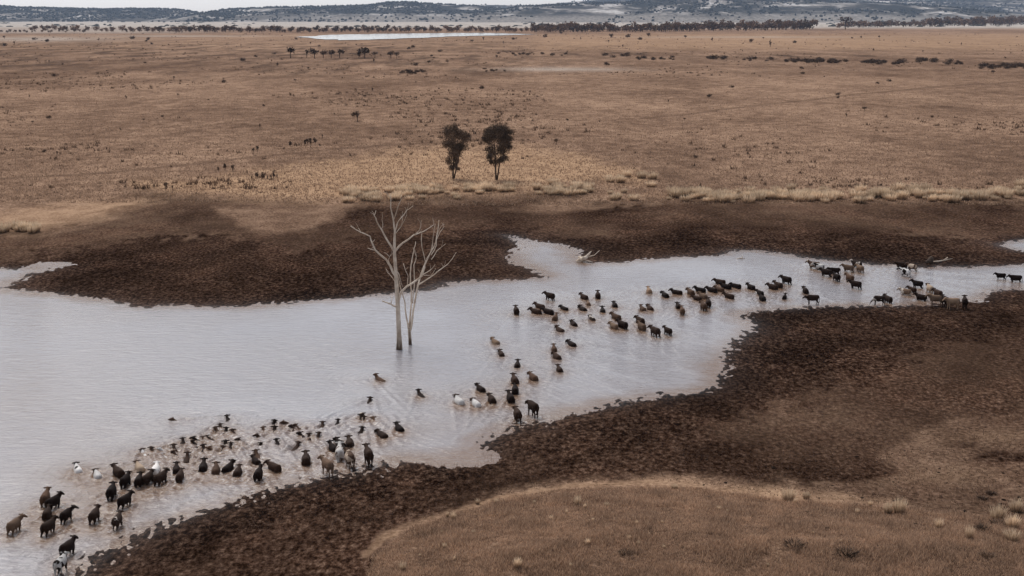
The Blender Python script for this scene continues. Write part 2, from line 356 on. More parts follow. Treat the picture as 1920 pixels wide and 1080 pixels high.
CT = '''28,997,55,.35,taupe,wr,a 86,945,96,.4,brown,w,a 101,953,52,.4,black,w,a 89,971,95,.6,dark,x,a 92,1000,60,.35,dark,w,a
125,977,66,.35,black,xr,a 178,978,90,.35,dark,w,a 221,989,84,.3,darkspot,x,a 235,950,55,.35,black,w,a 210,933,92,.4,black,x,a
128,1041,58,.3,black,w,a 115,1077,80,.25,pied,x,a
222,891,150,.7,dark,w,b 236,911,74,.45,black,x,b 261,911,96,.45,black,w,b 278,906,74,.5,dark,x,b 302,906,62,.45,dark,w,b 338,900,102,.6,dark,x,b 331,883,112,.9,black,w,b
292,885,96,.8,whitespot,x,p 262,879,148,.95,cream,w,p 183,893,136,1.0,whiteb,x,p 146,882,148,1.02,whitek,w,p 270,850,130,1.2,whiteb,s,p 310,845,160,1.22,white,s,p 311,856,150,1.22,white,s,p
337,788,178,1.24,brown,s,l 427,787,95,1.22,black,s,l 415,802,120,1.24,dark,s,l 408,810,110,1.2,brown,s,l 422,810,95,1.22,black,s,l 437,813,80,1.24,dark,s,l
281,848,95,1.2,dark,s,m 341,830,70,1.22,black,s,m 373,826,140,1.2,black,s,m 381,827,110,1.22,brown,s,m 367,834,120,1.22,black,s,m 398,824,150,1.24,dark,s,m 383,843,100,1.22,black,s,m
403,844,160,1.22,brown,s,m 416,844,95,1.26,dark,s,m 425,836,120,1.18,black,s,m 431,839,90,1.24,black,s,m 457,829,150,1.22,darkspot,s,m 327,844,110,1.2,dark,s,m 350,861,105,1.12,dark,s,m 332,853,150,1.26,dark,s,m
381,878,112,.95,black,w,r 405,884,96,.95,brown,x,r 428,881,72,.9,black,w,r 446,889,96,.85,dark,x,r 480,867,148,.92,black,w,r 483,856,120,1.1,brown,s,r 514,881,158,.75,dark,x,r 485,899,88,.45,black,w,r
510,796,80,1.2,black,s,c 513,809,100,1.18,black,s,c 495,808,95,1.24,brown,s,c 495,819,178,1.24,dark,s,c 519,832,90,1.18,black,s,c 483,836,70,1.24,black,s,c 546,793,175,1.24,brown,s,c 553,806,110,1.22,dark,s,c 562,803,160,1.26,brown,s,c
569,820,110,1.2,black,s,c 579,822,95,1.2,dark,s,c 593,821,75,1.2,dark,s,c 554,840,75,1.14,dark,s,c 604,800,95,1.2,dark,s,c 632,795,90,1.2,black,s,c
574,868,95,.7,dark,x,k 614,891,148,.12,taupe,wl,k 656,876,132,.2,brownspot,x,k 637,860,98,.4,whitespot,w,k 625,844,142,.85,black,w,k 638,835,138,.95,black,x,k 642,846,120,.8,black,w,k 656,833,118,.95,dark,x,k 691,872,116,.15,dark,w,k
717,817,146,1.02,dark,x,d 749,805,128,1.0,black,w,d 675,811,70,1.16,black,s,d 701,790,88,1.2,brown,s,d 684,783,95,1.2,brownspot,s,d 674,785,80,1.2,dark,s,d 683,788,110,1.24,dark,s,d 691,754,75,1.18,dark,s,d 712,712,150,1.05,brown,s,d 789,741,118,1.08,black,s,d
861,755,140,.92,whiteb,w,e 893,760,130,.9,whiteb,x,e 901,732,140,.9,black,w,e 922,753,110,.8,dark,x,e 957,752,110,.7,black,w,e 966,736,92,.75,black,x,e 965,716,112,.8,dark,w,e 1000,711,140,.85,brown,x,e 970,686,92,1.0,black,w,e 970,788,104,.3,dark,x,e 999,780,132,.2,dark,wd,e
929,643,148,1.0,tan,w,f 940,665,112,1.02,dark,x,f 1039,656,98,.95,brown,w,f 1044,671,128,.95,dark,x,f 1049,695,112,.9,dark,w,f 1072,647,134,.98,black,x,f
968,588,112,.55,dark,w,g 1031,562,158,.4,dark,wl,g 1005,587,150,.85,dark,x,g 1012,577,154,.85,dark,w,g 1028,588,158,.8,black,x,g 1041,599,72,.8,brown,w,g 1058,580,146,.98,black,x,g 1095,560,148,.8,dark,w,g 1103,571,92,.9,taupe,x,g 1121,558,96,.7,dark,w,g 1093,581,132,1.0,black,x,g 1130,584,95,1.0,black,w,g 1153,574,92,.95,black,x,g 1110,599,132,1.0,darkspot,w,g 1076,609,112,1.0,black,x,g 1050,620,130,1.04,dark,w,g
1155,597,148,.85,brown,w,i 1151,615,148,.75,tan,x,i 1167,615,150,.55,black,w,i 1200,605,148,.7,dark,x,i 1203,618,132,.6,taupe,w,i 1228,630,146,.35,dark,x,i 1252,627,142,.25,dark,w,i
1205,581,112,.95,brown,w,j 1219,580,112,.95,dark,x,j 1217,548,102,.8,tan,w,j 1247,556,122,.85,black,x,j 1269,551,162,.85,black,w,j 1295,551,122,.8,brown,x,j 1313,547,156,.8,black,w,j 1335,547,154,.8,black,x,j 1349,546,152,.8,brown,w,j 1350,532,170,.75,dark,x,j 1361,541,160,.75,black,w,j 1380,540,158,.75,black,x,j 1367,559,154,.75,dark,w,j 1307,562,150,.8,dark,x,j 1318,559,140,.8,taupe,w,j 1319,581,102,.45,brown,x,j 1328,575,72,.45,dark,w,j 1272,577,96,.85,black,x,j 1279,589,84,.45,brown,w,j
1408,542,144,.75,black,w,n 1425,552,142,.75,black,x,n 1429,563,122,.7,black,w,n 1449,542,154,.7,dark,x,n 1459,539,146,.65,dark,w,n 1474,532,152,.4,black,x,n 1471,560,62,.75,black,w,n 1510,549,90,.7,black,x,n 1523,571,176,.2,dark,wd,n
1526,503,168,.45,brownspot,w,o 1536,506,160,.45,pied,x,o 1549,518,160,.4,black,w,o 1564,513,172,.5,black,x,o 1568,527,112,.35,black,w,o 1590,509,160,.4,taupe,x,o 1606,501,150,.5,darkspot,w,o 1612,510,122,.35,tan,x,o 1593,526,132,.55,brown,w,o 1604,541,150,.35,black,x,o
1647,572,176,.15,darkspot,xg,q 1665,567,126,.5,dark,w,q 1691,503,172,.5,dark,x,q 1710,508,158,.3,brownspot,w,q 1697,518,150,.35,pied,x,q 1720,539,160,.4,black,w,q 1710,548,148,.55,dark,x,q 1727,563,152,.55,black,w,q 1698,553,152,.5,tanspot,x,q 1743,548,102,.4,cream,w,q 1758,558,120,.4,dark,x,q 1754,575,172,.06,tan,w,q 1785,582,178,0,tan,x,q 1808,582,62,0,black,w,q 1772,578,100,.02,black,x,q
1876,524,178,.3,black,w,z 1904,528,172,.45,black,x,z'''
COWS = []
for tok in CT.split():
    p = tok.split(',')
    COWS.append(dict(px=float(p[0]), py=float(p[1]), hd=float(p[2]), dep=float(p[3]), col=p[4], pose=p[5], b=p[6]))
for c in COWS:
    if c['hd'] < 172: c['hd'] = 90 + (c['hd'] - 90) * (0.50 if c['hd'] < 150 and c['pose'] != 's' else 0.68)
    c['x'], c['y'] = at0(c['px'], c['py'], 0.0)

# ------------------------------------------------------------------ lake surface
def make_water_mat():
    m, ns, ls, b = mat('lake_water')
    geo = N(ns, 'NewGeometry'); P = geo.outputs['Position']
    at1 = N(ns, 'Attribute', attribute_name='stir'); sep = N(ns, 'SeparateColor'); ls.new(at1.outputs['Color'], sep.inputs[0])
    chop, silt_refl, foam = sep.outputs
    w1 = noise(ns, ls, scaled(ns, ls, P, (0.55, 1.25, 1)), 1.0, 5, 0.62, 0.5)
    w2 = noise(ns, ls, scaled(ns, ls, P, (2.6, 3.6, 1)), 1.0, 3, 0.6, 0.6)
    w3 = noise(ns, ls, scaled(ns, ls, P, (0.03, 0.02, 1)), 1.0, 3, 0.5)
    st = math_(ns, ls, 'MULTIPLY', ramp(ns, ls, w3, [(0.38, (0.30, 0.30, 0.30)), (0.62, (1, 1, 1))]), 0.85)
    st = math_(ns, ls, 'ADD', st, math_(ns, ls, 'MULTIPLY', chop, 0.5))
    n1 = bump(ns, ls, w1, st, 0.30); n2 = bump(ns, ls, w2, math_(ns, ls, 'MULTIPLY', st, 0.8), 0.10, n1)
    base = mix(ns, ls, silt_refl, (0.300, 0.287, 0.300), (0.190, 0.112, 0.068))
    fn = noise(ns, ls, scaled(ns, ls, P, (3, 4, 1)), 1.0, 4, 0.6)
    fm = math_(ns, ls, 'MULTIPLY', math_(ns, ls, 'MULTIPLY', foam, 0.45), ramp(ns, ls, fn, [(0.5, (0, 0, 0)), (0.66, (1, 1, 1))]))
    base = mix(ns, ls, fm, base, (0.55, 0.53, 0.52))
    ls.new(base, b.inputs['Base Color']); b.inputs['Roughness'].default_value = 0.06; b.inputs['IOR'].default_value = 1.42
    ls.new(n2, b.inputs['Normal'])
    return m
WATER = make_water_mat()
wy_ = np.array([at0(960, p)[1] for p in np.concatenate([np.linspace(1400, 1100, 30, endpoint=False), np.arange(1100, 434, -1.15)])])
wt = np.concatenate([np.linspace(-0.62, -0.40, 40, endpoint=False), np.linspace(-0.40, 0.40, 940), np.linspace(0.40, 0.62, 41)[1:]])
WY, WT = np.meshgrid(wy_, wt, indexing='ij'); WX = WT * WY
fx, fy = WX.ravel(), WY.ravel()
sd_ = np.minimum(sdf(fx, fy, LAKE), sdf(fx, fy, POND))
ppx, ppy = to_px(fx, fy)
keep = (sd_ < 5) | ((np.abs(ppx - 115) < 110) & (np.abs(ppy - 494) < 22)) | ((np.abs(ppx - 868) < 90) & (np.abs(ppy - 862) < 26))
wz = np.zeros(len(fx)); chop = np.zeros(len(fx)); silt_refl = np.zeros(len(fx)); foam = np.zeros(len(fx))
deep = sd_ < 6
for c in COWS:
    a = R(c['hd']); hx, hy = math.cos(a), math.sin(a)
    sel = np.where((np.abs(fx - c['x']) < 14) & (np.abs(fy - c['y']) < 14) & deep)[0]
    if not len(sel): continue
    dx, dy = fx[sel] - c['x'], fy[sel] - c['y']
    u = -(dx * hx + dy * hy) + 0.9; v = np.abs(-dx * hy + dy * hx); r = np.hypot(dx, dy)
    fast = 1.0 if c['pose'] == 's' else 0.75
    arm = np.abs(v - np.maximum(u, 0) * 0.38 - 0.25)
    vv = np.where(u > 0, np.exp(-u / 7.0), np.exp(u * 3)) * np.exp(-(arm / 0.55) ** 2)
    wz[sel] += 0.068 * fast * vv * np.cos(arm * 6.0)
    wz[sel] += 0.032 * np.exp(-r / 2.0) * np.cos(r * 7.5 + c['px'])
    chop[sel] += np.exp(-(r / 3.2) ** 2) * 0.75 + vv * 0.3
    if c['dep'] < 1.1: silt_refl[sel] += 0.70 * np.exp(-(((dx) / 0.9) ** 2 + ((dy + 0.9) / 1.7) ** 2)) + 0.13 * np.exp(-(r / 3.5) ** 2)  # stirred silt plus the cow's brown reflection, painted into the water on its near side
    else: silt_refl[sel] += 0.30 * np.exp(-(r / 1.6) ** 2)
    foam[sel] += 0.7 * np.where((u > 0), vv, 0) * (1 if c['pose'] == 's' else 0.35) + (0.55 * np.exp(-((r - 0.6) / 0.35) ** 2) if 0.1 < c['dep'] < 0.6 else 0)
wn = fbm(fx / 16, fy / 26, 111, 3)
silt_refl = np.maximum(silt_refl + np.clip(0.14 + wn * 1.2, 0, 0.5) * sstep(620, 900, ppy), 0.16 * sstep(-14, -3, sd_) + 0.85 * sstep(-4.0, 0.3, sd_ + 2.5 * fbm(fx / 2, fy / 3, 113, 3)))
wme, rm = mesh_grid('lake_water', WX, WY, wz.reshape(WX.shape), keep)
st = np.stack([np.clip(chop, 0, 1), np.clip(silt_refl, 0, 1), np.clip(foam, 0, 1), np.ones(len(fx))], -1)[rm]
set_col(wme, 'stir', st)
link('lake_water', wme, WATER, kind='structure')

# distant lake below the hills
dl = [at0(*p, 1.0) for p in [(560,71.5),(620,67),(700,65.3),(820,63.8),(900,63.2),(960,64.6),(1000,66.2),(930,68),(850,70),(780,73.5),(700,76.5),(640,77.5),(600,75)]]
bm = bmesh.new(); vs_ = []
n = len(dl)
for k in range(n):
    for q in range(5):
        t = q / 5.0; p0, p1 = dl[k], dl[(k + 1) % n]
        x = p0[0] * (1 - t) + p1[0] * t + RS.uniform(-9, 9); y = p0[1] * (1 - t) + p1[1] * t + RS.uniform(-22, 22)
        vs_.append(bm.verts.new((x, y, 2.75)))
bm.faces.new(vs_); bmesh.ops.triangulate(bm, faces=bm.faces[:])
me = bpy.data.meshes.new('distant_lake_water'); bm.to_mesh(me); bm.free()
dwm, ns, ls, b = mat('distant_water'); b.inputs['Base Color'].default_value = (0.42, 0.40, 0.39, 1); b.inputs['Roughness'].default_value = 0.12; b.inputs['IOR'].default_value = 1.333
geo = N(ns, 'NewGeometry'); f = noise(ns, ls, scaled(ns, ls, geo.outputs['Position'], (0.02, 0.004, 1)), 1.0, 5, 0.65)
ls.new(ramp(ns, ls, f, [(0.35, (0.36, 0.32, 0.30)), (0.65, (0.60, 0.59, 0.58))]), b.inputs['Base Color'])
link('distant_lake_water', me, dwm, kind='structure')

# ------------------------------------------------------------------ hills
def hill(name, sky_px, dist, foot, seed, m, foot_z=0.0):
    xs = np.array([p[0] for p in sky_px], float); ys = np.array([p[1] for p in sky_px], float)
    nc, nr = 260, 44
    pxs = np.linspace(xs[0], xs[-1], nc); pys = np.interp(pxs, xs, ys)
    X0 = (pxs - 960) / FPX * dist; top = CAMZ + (HOR - pys) / FPX * dist
    v = np.concatenate([np.linspace(0, 1, 30), np.linspace(1, 1.5, 15)[1:]])
    V, Xg = np.meshgrid(v, X0, indexing='ij'); T = np.repeat(top[None], nr, 0)
    Yg = dist - foot + V * foot
    prof = np.where(V <= 1, sstep(0, 1, V) * 0.75 + 0.25 * V, 1 - 0.8 * (V - 1))
    gul = fbm(Xg / 420, Yg / 700, seed, 4)
    edge = np.minimum(1, np.minimum(pxs - xs[0], xs[-1] - pxs) / 12.0)[None]
    Z = foot_z + (T - foot_z) * prof + gul * 42 * np.sin(np.clip(V, 0, 1) * math.pi) + fbm(Xg / 90, Yg / 200, seed + 3, 2) * 4 * edge
    Z = np.where(edge < 0.02, Z - 4, Z)
    me, _ = mesh_grid(name, Xg, Yg, Z)
    link(name, me, m, kind='structure')
    return Xg, Yg, Z
def make_hill_mat():
    m, ns, ls, b = mat('hill_scrub')
    geo = N(ns, 'NewGeometry'); P = geo.outputs['Position']
    f = noise(ns, ls, scaled(ns, ls, P, (0.0045, 0.0022, 0.02)), 1.0, 6, 0.68, 0.6)
    g = noise(ns, ls, scaled(ns, ls, P, (0.06, 0.03, 0.06)), 1.0, 4, 0.7)
    c = ramp(ns, ls, f, [(0.42, (0.045, 0.046, 0.042)), (0.50, (0.085, 0.080, 0.072)), (0.57, (0.34, 0.31, 0.28)), (0.66, (0.78, 0.74, 0.70))])
    c = mix(ns, ls, 0.5, c, ramp(ns, ls, g, [(0.3, (0.25, 0.25, 0.25)), (0.7, (1, 1, 1))]), 'MULTIPLY')
    sx_ = N(ns, 'SeparateXYZ'); ls.new(P, sx_.inputs[0])
    z_ = math_(ns, ls, 'ADD', sx_.outputs[2], math_(ns, ls, 'MULTIPLY', noise(ns, ls, scaled(ns, ls, P, (0.002, 0.002, 0.01)), 1.0, 4, 0.6), 60.0))
    low = math_(ns, ls, 'MULTIPLY', ramp(ns, ls, math_(ns, ls, 'MULTIPLY', z_, 0.01), [(0.55, (1, 1, 1)), (0.85, (0, 0, 0))]),
                ramp(ns, ls, math_(ns, ls, 'MULTIPLY_ADD', sx_.outputs[0], 0.0001), [(0.30, (0.15, 0.15, 0.15)), (0.40, (1, 1, 1))]))
    for n_ in ns:
        if n_.type == 'MATH' and n_.operation == 'MULTIPLY_ADD': n_.inputs[2].default_value = 0.5
    c = mix(ns, ls, low, c, ramp(ns, ls, g, [(0.35, (0.13, 0.115, 0.10)), (0.7, (0.42, 0.38, 0.34))]))
    ls.new(c, b.inputs['Base Color']); b.inputs['Roughness'].default_value = 0.95; b.inputs['Specular IOR Level'].default_value = 0.0
    return m
HILLM = make_hill_mat()
HG = []
HG.append(hill('hill', [(-420,16),(-200,8),(-60,6),(0,10),(30,13),(60,15),(120,16),(200,18),(260,17),(300,17),(350,19),(385,25),(420,28),(460,33)], 10500, 2500, 71, HILLM))
HG.append(hill('hill', [(415,29),(434,24),(445,18),(520,15),(620,13),(700,11),(735,6),(770,5),(800,8),(840,10),(900,13),(940,17),(990,22),(1040,26)], 9800, 2000, 77, HILLM))
HG.append(hill('hill', [(900,22),(955,17),(975,13),(1060,9),(1120,7),(1170,6),(1195,1),(1230,-6),(1290,-9),(1370,-4),(1400,1),(1440,4),(1500,0),(1560,4),(1640,8),(1720,12),(1800,20)], 9000, 1900, 83, HILLM))
HG.append(hill('hill', [(1380,8),(1450,5),(1530,1),(1600,0),(1680,2),(1760,4),(1800,3),(1850,-2),(1920,-4),(2050,-8),(2300,0),(2450,10)], 11800, 2600, 89, HILLM))
HG.append(hill('hill', [(700,14),(900,10),(1000,11),(1100,2),(1250,-8),(1400,-3),(1500,1),(1700,2),(1900,-6),(2200,-10)], 13300, 1500, 95, HILLM))

# woodland that reads as one mass on the hills and the flats before them
def ico(r=1.0):
    bm = bmesh.new(); bmesh.ops.create_icosphere(bm, subdivisions=1, radius=r)
    v = np.array([x.co[:] for x in bm.verts]); f = np.array([[q.index for q in p.verts] for p in bm.faces]); bm.free(); return v, f
IV, IF = ico()
def blob_mass(name, pts, m, **props):
    """pts: x, y, z of base, half width, height"""
    n = len(pts); P = np.array(pts)
    jit = 1 + RS.uniform(-0.35, 0.35, (n, len(IV), 1))
    V = IV[None] * jit * np.stack([P[:, 3], P[:, 3], P[:, 4] * 0.5], -1)[:, None] + (P[:, :3] + np.stack([P[:, 0] * 0, P[:, 0] * 0, P[:, 4] * 0.5], -1))[:, None]
    F = IF[None] + (np.arange(n) * len(IV))[:, None, None]
    me = bpy.data.meshes.new(name); me.from_pydata(V.reshape(-1, 3).tolist(), [], F.reshape(-1, 3).tolist())
    return link(name, me, m, **props)
WOODM = plain_mat('woodland', (0.020, 0.023, 0.020), (0.055, 0.058, 0.048), 0.02, 0.95, 0.0)
pts = []
for k, (X, Y, Z) in enumerate(HG):
    nr, nc = X.shape
    cnt = (5200, 3600, 2800, 2600, 700)[k]
    for _ in range(cnt):
        i = RS.randint(2, 30) if RS.rand() > 0.16 else 29; j = RS.randint(1, nc - 1)
        x, y, z = X[i, j] + RS.uniform(-20, 20), Y[i, j] + RS.uniform(-30, 30), Z[i, j]
        if vnoise(np.array([x / 330.]), np.array([y / 520.]), 5)[0] > (0.68, 0.66, 0.60, 0.60, 0.7)[k] and i < 29: continue
        if z < 48 and x > -1700 and RS.rand() < 0.80: continue
        pts.append((x, y, z - 3, RS.uniform(4.5, 12), RS.uniform(7, 16)))
for _ in range(800):                                    # scattered over the flats below the hills
    p = RS.uniform(-200, 2100); q = RS.uniform(36, 52)
    if vnoise(np.array([p / 130.]), np.array([q / 2.2]), 8)[0] < 0.5: continue
    x, y = at0(p, q); pts.append((x, y, -1, RS.uniform(6, 14), RS.uniform(4, 9)))
blob_mass('distant_woodland', pts, WOODM, kind='stuff')

# ------------------------------------------------------------------ plants
def tube_into(bm, pts, rad, seg=7):
    pts = [Vector(p) for p in pts]; rings = []
    for k, p in enumerate(pts):
        d = (pts[min(k + 1, len(pts) - 1)] - pts[max(k - 1, 0)]).normalized()
        s1 = d.cross(Vector((0.3, 1, 0.1))).normalized(); s2 = d.cross(s1)
        r = rad[k] if isinstance(rad, (list, tuple)) else rad
        rings.append([bm.verts.new(p + (s1 * math.cos(a) + s2 * math.sin(a)) * r) for a in [2 * math.pi * q / seg for q in range(seg)]])
    for a, b_ in zip(rings[:-1], rings[1:]):
        for q in range(seg):
            f = bm.faces.new((a[q], a[(q + 1) % seg], b_[(q + 1) % seg], b_[q])); f.smooth = True
    bm.faces.new(rings[0][::-1]); bm.faces.new(rings[-1])
def tube_mesh(name, paths, seg=7):
    bm = bmesh.new()
    for pts, rad in paths: tube_into(bm, pts, rad, seg)
    me = bpy.data.meshes.new(name); bm.to_mesh(me); bm.free(); return me
def leaves_mesh(name, blobs, per, size, rs, droop=0.5):
    """blobs: cx, cy, cz, rx, ry, rz; leaf-sized faces spread through each"""
    V, F = [], []
    for (cx, cy_, cz, rx, ry, rz) in blobs:
        k = int(per * (rx * ry * rz) ** 0.67) + 3
        d = rs.normal(size=(k, 3)); d /= np.linalg.norm(d, axis=1)[:, None]; d *= rs.rand(k, 1) ** 0.45
        c = d * np.array([rx, ry, rz]) + np.array([cx, cy_, cz])
        for p in c:
            u = rs.normal(size=3); u[2] -= droop * 2; u /= np.linalg.norm(u); w = np.cross(u, rs.normal(size=3)); w /= np.linalg.norm(w) + 1e-6
            L = size * rs.uniform(0.6, 1.4); wd = L * rs.uniform(0.3, 0.55)
            i = len(V); V += [(p - u * L / 2).tolist(), (p + w * wd / 2).tolist(), (p + u * L / 2).tolist(), (p - w * wd / 2).tolist()]
            F.append((i, i + 1, i + 2, i + 3))
    me = bpy.data.meshes.new(name); me.from_pydata(V, [], F); return me
BARK = plain_mat('live_bark', (0.045, 0.030, 0.022), (0.14, 0.10, 0.075), 5, 0.9)
LEAF = plain_mat('dull_olive_leaves', (0.055, 0.036, 0.024), (0.19, 0.125, 0.082), 0.8, 0.8, 0.2)
DEADW = plain_mat('bleached_dead_wood', (0.46, 0.35, 0.26), (0.84, 0.73, 0.61), 1.3, 0.85, 0.1)
SHRUBM = plain_mat('dark_shrub_leaves', (0.050, 0.031, 0.021), (0.17, 0.110, 0.074), 2.0, 0.9, 0.3)
FARLEAF = plain_mat('far_tree_leaves', (0.085, 0.050, 0.031), (0.25, 0.150, 0.092), 0.12, 0.9, 0.3)
def tag(o, label, cat, group=None):
    o['label'] = label; o['category'] = cat
    if group: o['group'] = group
def empty(name, loc):
    o = bpy.data.objects.new(name, None); COL.objects.link(o); o.location = loc; o.empty_display_size = 0.2; return o

TRUNKM = plain_mat('dead_trunk_wood', (0.46, 0.35, 0.26), (0.84, 0.73, 0.61), 1.3, 0.85, 0.1)
_ns, _ls = TRUNKM.node_tree.nodes, TRUNKM.node_tree.links; _b = _ns['Principled BSDF']; _c = _b.inputs['Base Color'].links[0].from_socket
_tc = N(_ns, 'TexCoord'); _sp = N(_ns, 'SeparateXYZ'); _ls.new(_tc.outputs['Object'], _sp.inputs[0])
_f = noise(_ns, _ls, scaled(_ns, _ls, _tc.outputs['Object'], (3, 3, 0.5)), 1.0, 4, 0.7)
_z = math_(_ns, _ls, 'ADD', math_(_ns, _ls, 'MULTIPLY', _sp.outputs[2], 0.12), math_(_ns, _ls, 'MULTIPLY', _f, 0.35))
_ls.new(mix(_ns, _ls, ramp(_ns, _ls, _z, [(0.34, (0, 0, 0)), (0.46, (0.7, 0.7, 0.7)), (0.8, (1, 1, 1))]), (0.085, 0.052, 0.034), _c), _b.inputs['Base Color'])   # flood stain above the waterline
# the two bare dead trees standing in the water
def dead_tree(base_px, label, trunk, branches, seed):
    rs = np.random.RandomState(seed)
    bx, by = at0(*base_px, 0.0); k = 1 / (3.176 * ppm(base_px[1]) / 1.0)
    root = empty('dead_tree', (bx, by, -1.2)); tag(root, label, 'dead tree')
    zx = (base_px[0] - 640) * 3.176; zy = (base_px[1] - 360) * 3.176
    def loc(q, dep): return ((q[0] - zx) * k, dep, (zy - q[1]) * k * 1.03 + 1.2)
    trunk = [(q, r * 1.2) for q, r in trunk]; branches = [(p_, a_ * 1.35, b_ * 1.35) for p_, a_, b_ in branches]; tp = [loc(q, 0) for q, r in trunk]
    link('trunk', tube_mesh('trunk', [([(tp[0][0], 0, 0)] + tp, [trunk[0][1] * 1.15] + [r for q, r in trunk])], 10), TRUNKM, root)
    for pts, r0, r1 in branches:
        n = len(pts); sl_ = rs.uniform(-0.9, 0.9); P = []
        for i, q in enumerate(pts):
            P.append(loc(q, sl_ * i * 0.5 + (rs.uniform(-0.08, 0.08) if i else 0)))
        # finer points with a little crookedness
        Q, Rr = [], []
        for i in range(n - 1):
            for t in (0, 0.5):
                a = Vector(P[i]).lerp(Vector(P[i + 1]), t)
                if t: a += Vector(rs.uniform(-0.06, 0.06, 3))
                Q.append(a); f = (i + t) / (n - 1); Rr.append(r0 + (r1 - r0) * f)
        Q.append(Vector(P[-1])); Rr.append(r1)
        paths = [(Q, Rr)]
        for _ in range(2 if n > 3 else 1):               # side twigs
            i = rs.randint(len(Q) // 2, len(Q)); a = Q[min(i, len(Q) - 1)]
            tw = a + Vector((rs.uniform(-0.5, 0.5), rs.uniform(-0.4, 0.4), rs.uniform(0.3, 0.9)))
            paths.append(([a, a.lerp(tw, 0.5) + Vector((0.07, 0, 0)), tw], [r1 * 0.9, r1 * 0.6, r1 * 0.35]))
        link('branch', tube_mesh('branch', paths, 7), DEADW, root)
dead_tree((748, 655), 'taller bare dead tree with a thick pale trunk standing in the lake',
  [((345,937),.30),((346,900),.26),((345,850),.22),((341,680),.20),((333,500),.165),((325,350),.14),((330,230),.085),((322,160),.065),((308,95),.045),((310,50),.03),((311,15),.018)],
  [([(335,505),(300,440),(275,400),(210,345),(190,300),(180,265),(125,240),(65,205)],.10,.022), ([(210,345),(165,333)],.03,.015),
   ([(125,240),(112,215)],.025,.012), ([(320,345),(290,290),(255,215),(228,165),(218,130),(230,98)],.085,.02), ([(258,215),(255,165)],.025,.012),
   ([(325,165),(345,110),(360,70),(372,30)],.035,.012), ([(310,40),(290,12),(268,0)],.02,.01),
   ([(331,240),(345,190),(365,160),(400,115),(440,88)],.05,.015), ([(335,245),(370,200),(390,165),(405,135)],.03,.012), ([(370,195),(380,145)],.02,.01),
   ([(330,350),(375,305),(440,260),(500,240),(560,203)],.085,.02), ([(440,260),(480,222),(490,165)],.035,.014),
   ([(342,650),(362,590),(400,552),(460,512),(492,485),(512,430),(518,395),(500,310),(500,225)],.10,.02), ([(518,395),(545,350),(555,280),(568,200)],.045,.014),
   ([(545,372),(575,320),(580,260),(600,220),(622,204)],.035,.012), ([(490,490),(540,460),(570,425)],.035,.013),
   ([(335,680),(300,660),(252,637)],.075,.05), ([(325,530),(295,490),(272,460)],.03,.014), ([(300,440),(290,400),(300,375),(270,345)],.03,.012), ([(340,470),(355,500),(372,560)],.03,.014)], 3)
dead_tree((768, 646), 'thinner dead tree with several bare stems beside the thick dead trunk',
  [((410,908),.16),((409,870),.15),((408,850),.145),((405,812),.14)],
  [([(402,820),(390,740),(385,650),(372,600),(355,520),(345,470)],.075,.018), ([(405,815),(412,730),(418,640),(413,560),(415,450),(435,350),(443,315)],.085,.018),
   ([(411,825),(425,750),(440,660),(460,560),(480,490),(520,400),(560,330),(575,270),(590,175)],.10,.018),
   ([(465,550),(540,505),(580,475),(640,435),(692,365)],.055,.014), ([(428,660),(440,560),(440,430),(455,380),(437,330)],.05,.015),
   ([(398,555),(402,500),(372,430)],.03,.012), ([(495,492),(545,495),(570,455)],.03,.012), ([(545,400),(580,345),(632,303)],.035,.012), ([(562,320),(600,235),(623,205)],.03,.012)], 5)

# the two leafy trees on the far bank
def live_tree(base_px, label, stems, blobs, seed, zo=(780, 200), zf=6.0):
    rs = np.random.RandomState(seed); x, y, z = at(*base_px); k = 1.0 / (zf * ppm(base_px[1]))
    root = empty('leafy_tree', (x, y, z - 0.1)); tag(root, label, 'tree', 'leafy trees on the far bank')
    zx, zy = (base_px[0] - zo[0]) * zf, (base_px[1] - zo[1]) * zf
    L = lambda q, d=0.0: ((q[0] - zx) * k, d, (zy - q[1]) * k + 0.05)
    for pts, r0, r1, sl_ in stems:
        P = [L(q, sl_ * i) for i, q in enumerate(pts)]
        link('trunk' if r0 > 0.14 else 'limb', tube_mesh('stem', [(P, [r0 + (r1 - r0) * i / (len(P) - 1) for i in range(len(P))])], 8), BARK, root)
    B = []
    for cx, cy_, r in blobs:
        for q in range(3):
            ox, oz = rs.uniform(-0.5, 0.5, 2) * r; c = L((cx + ox, cy_ + oz), rs.uniform(-0.9, 0.9) * r * k * 1.4)
            rr = r * k * rs.uniform(0.75, 1.08); B.append((*c, rr, rr, rr * 0.95))
    link('crown', leaves_mesh('crown', B, 380, 0.25, rs), LEAF, root)
live_tree((850, 335), 'slimmer leafy tree, the left one of the pair on the far bank',
  [([(418,812),(418,700),(425,600),(415,480),(400,330)],.22,.06,.1), ([(430,800),(455,690),(480,560),(520,440),(550,360)],.16,.05,-.3), ([(425,610),(470,480),(470,300)],.10,.04,.4), ([(420,690),(385,610),(375,430)],.08,.03,-.5)],
  [(400,320,78),(465,285,66),(555,350,62),(375,430,60),(520,450,66),(445,440,74),(430,540,76),(375,610,42),(462,620,46),(400,680,34),(470,690,26),(430,665,36),(440,245,40),(590,330,25),(350,300,35)], 11)
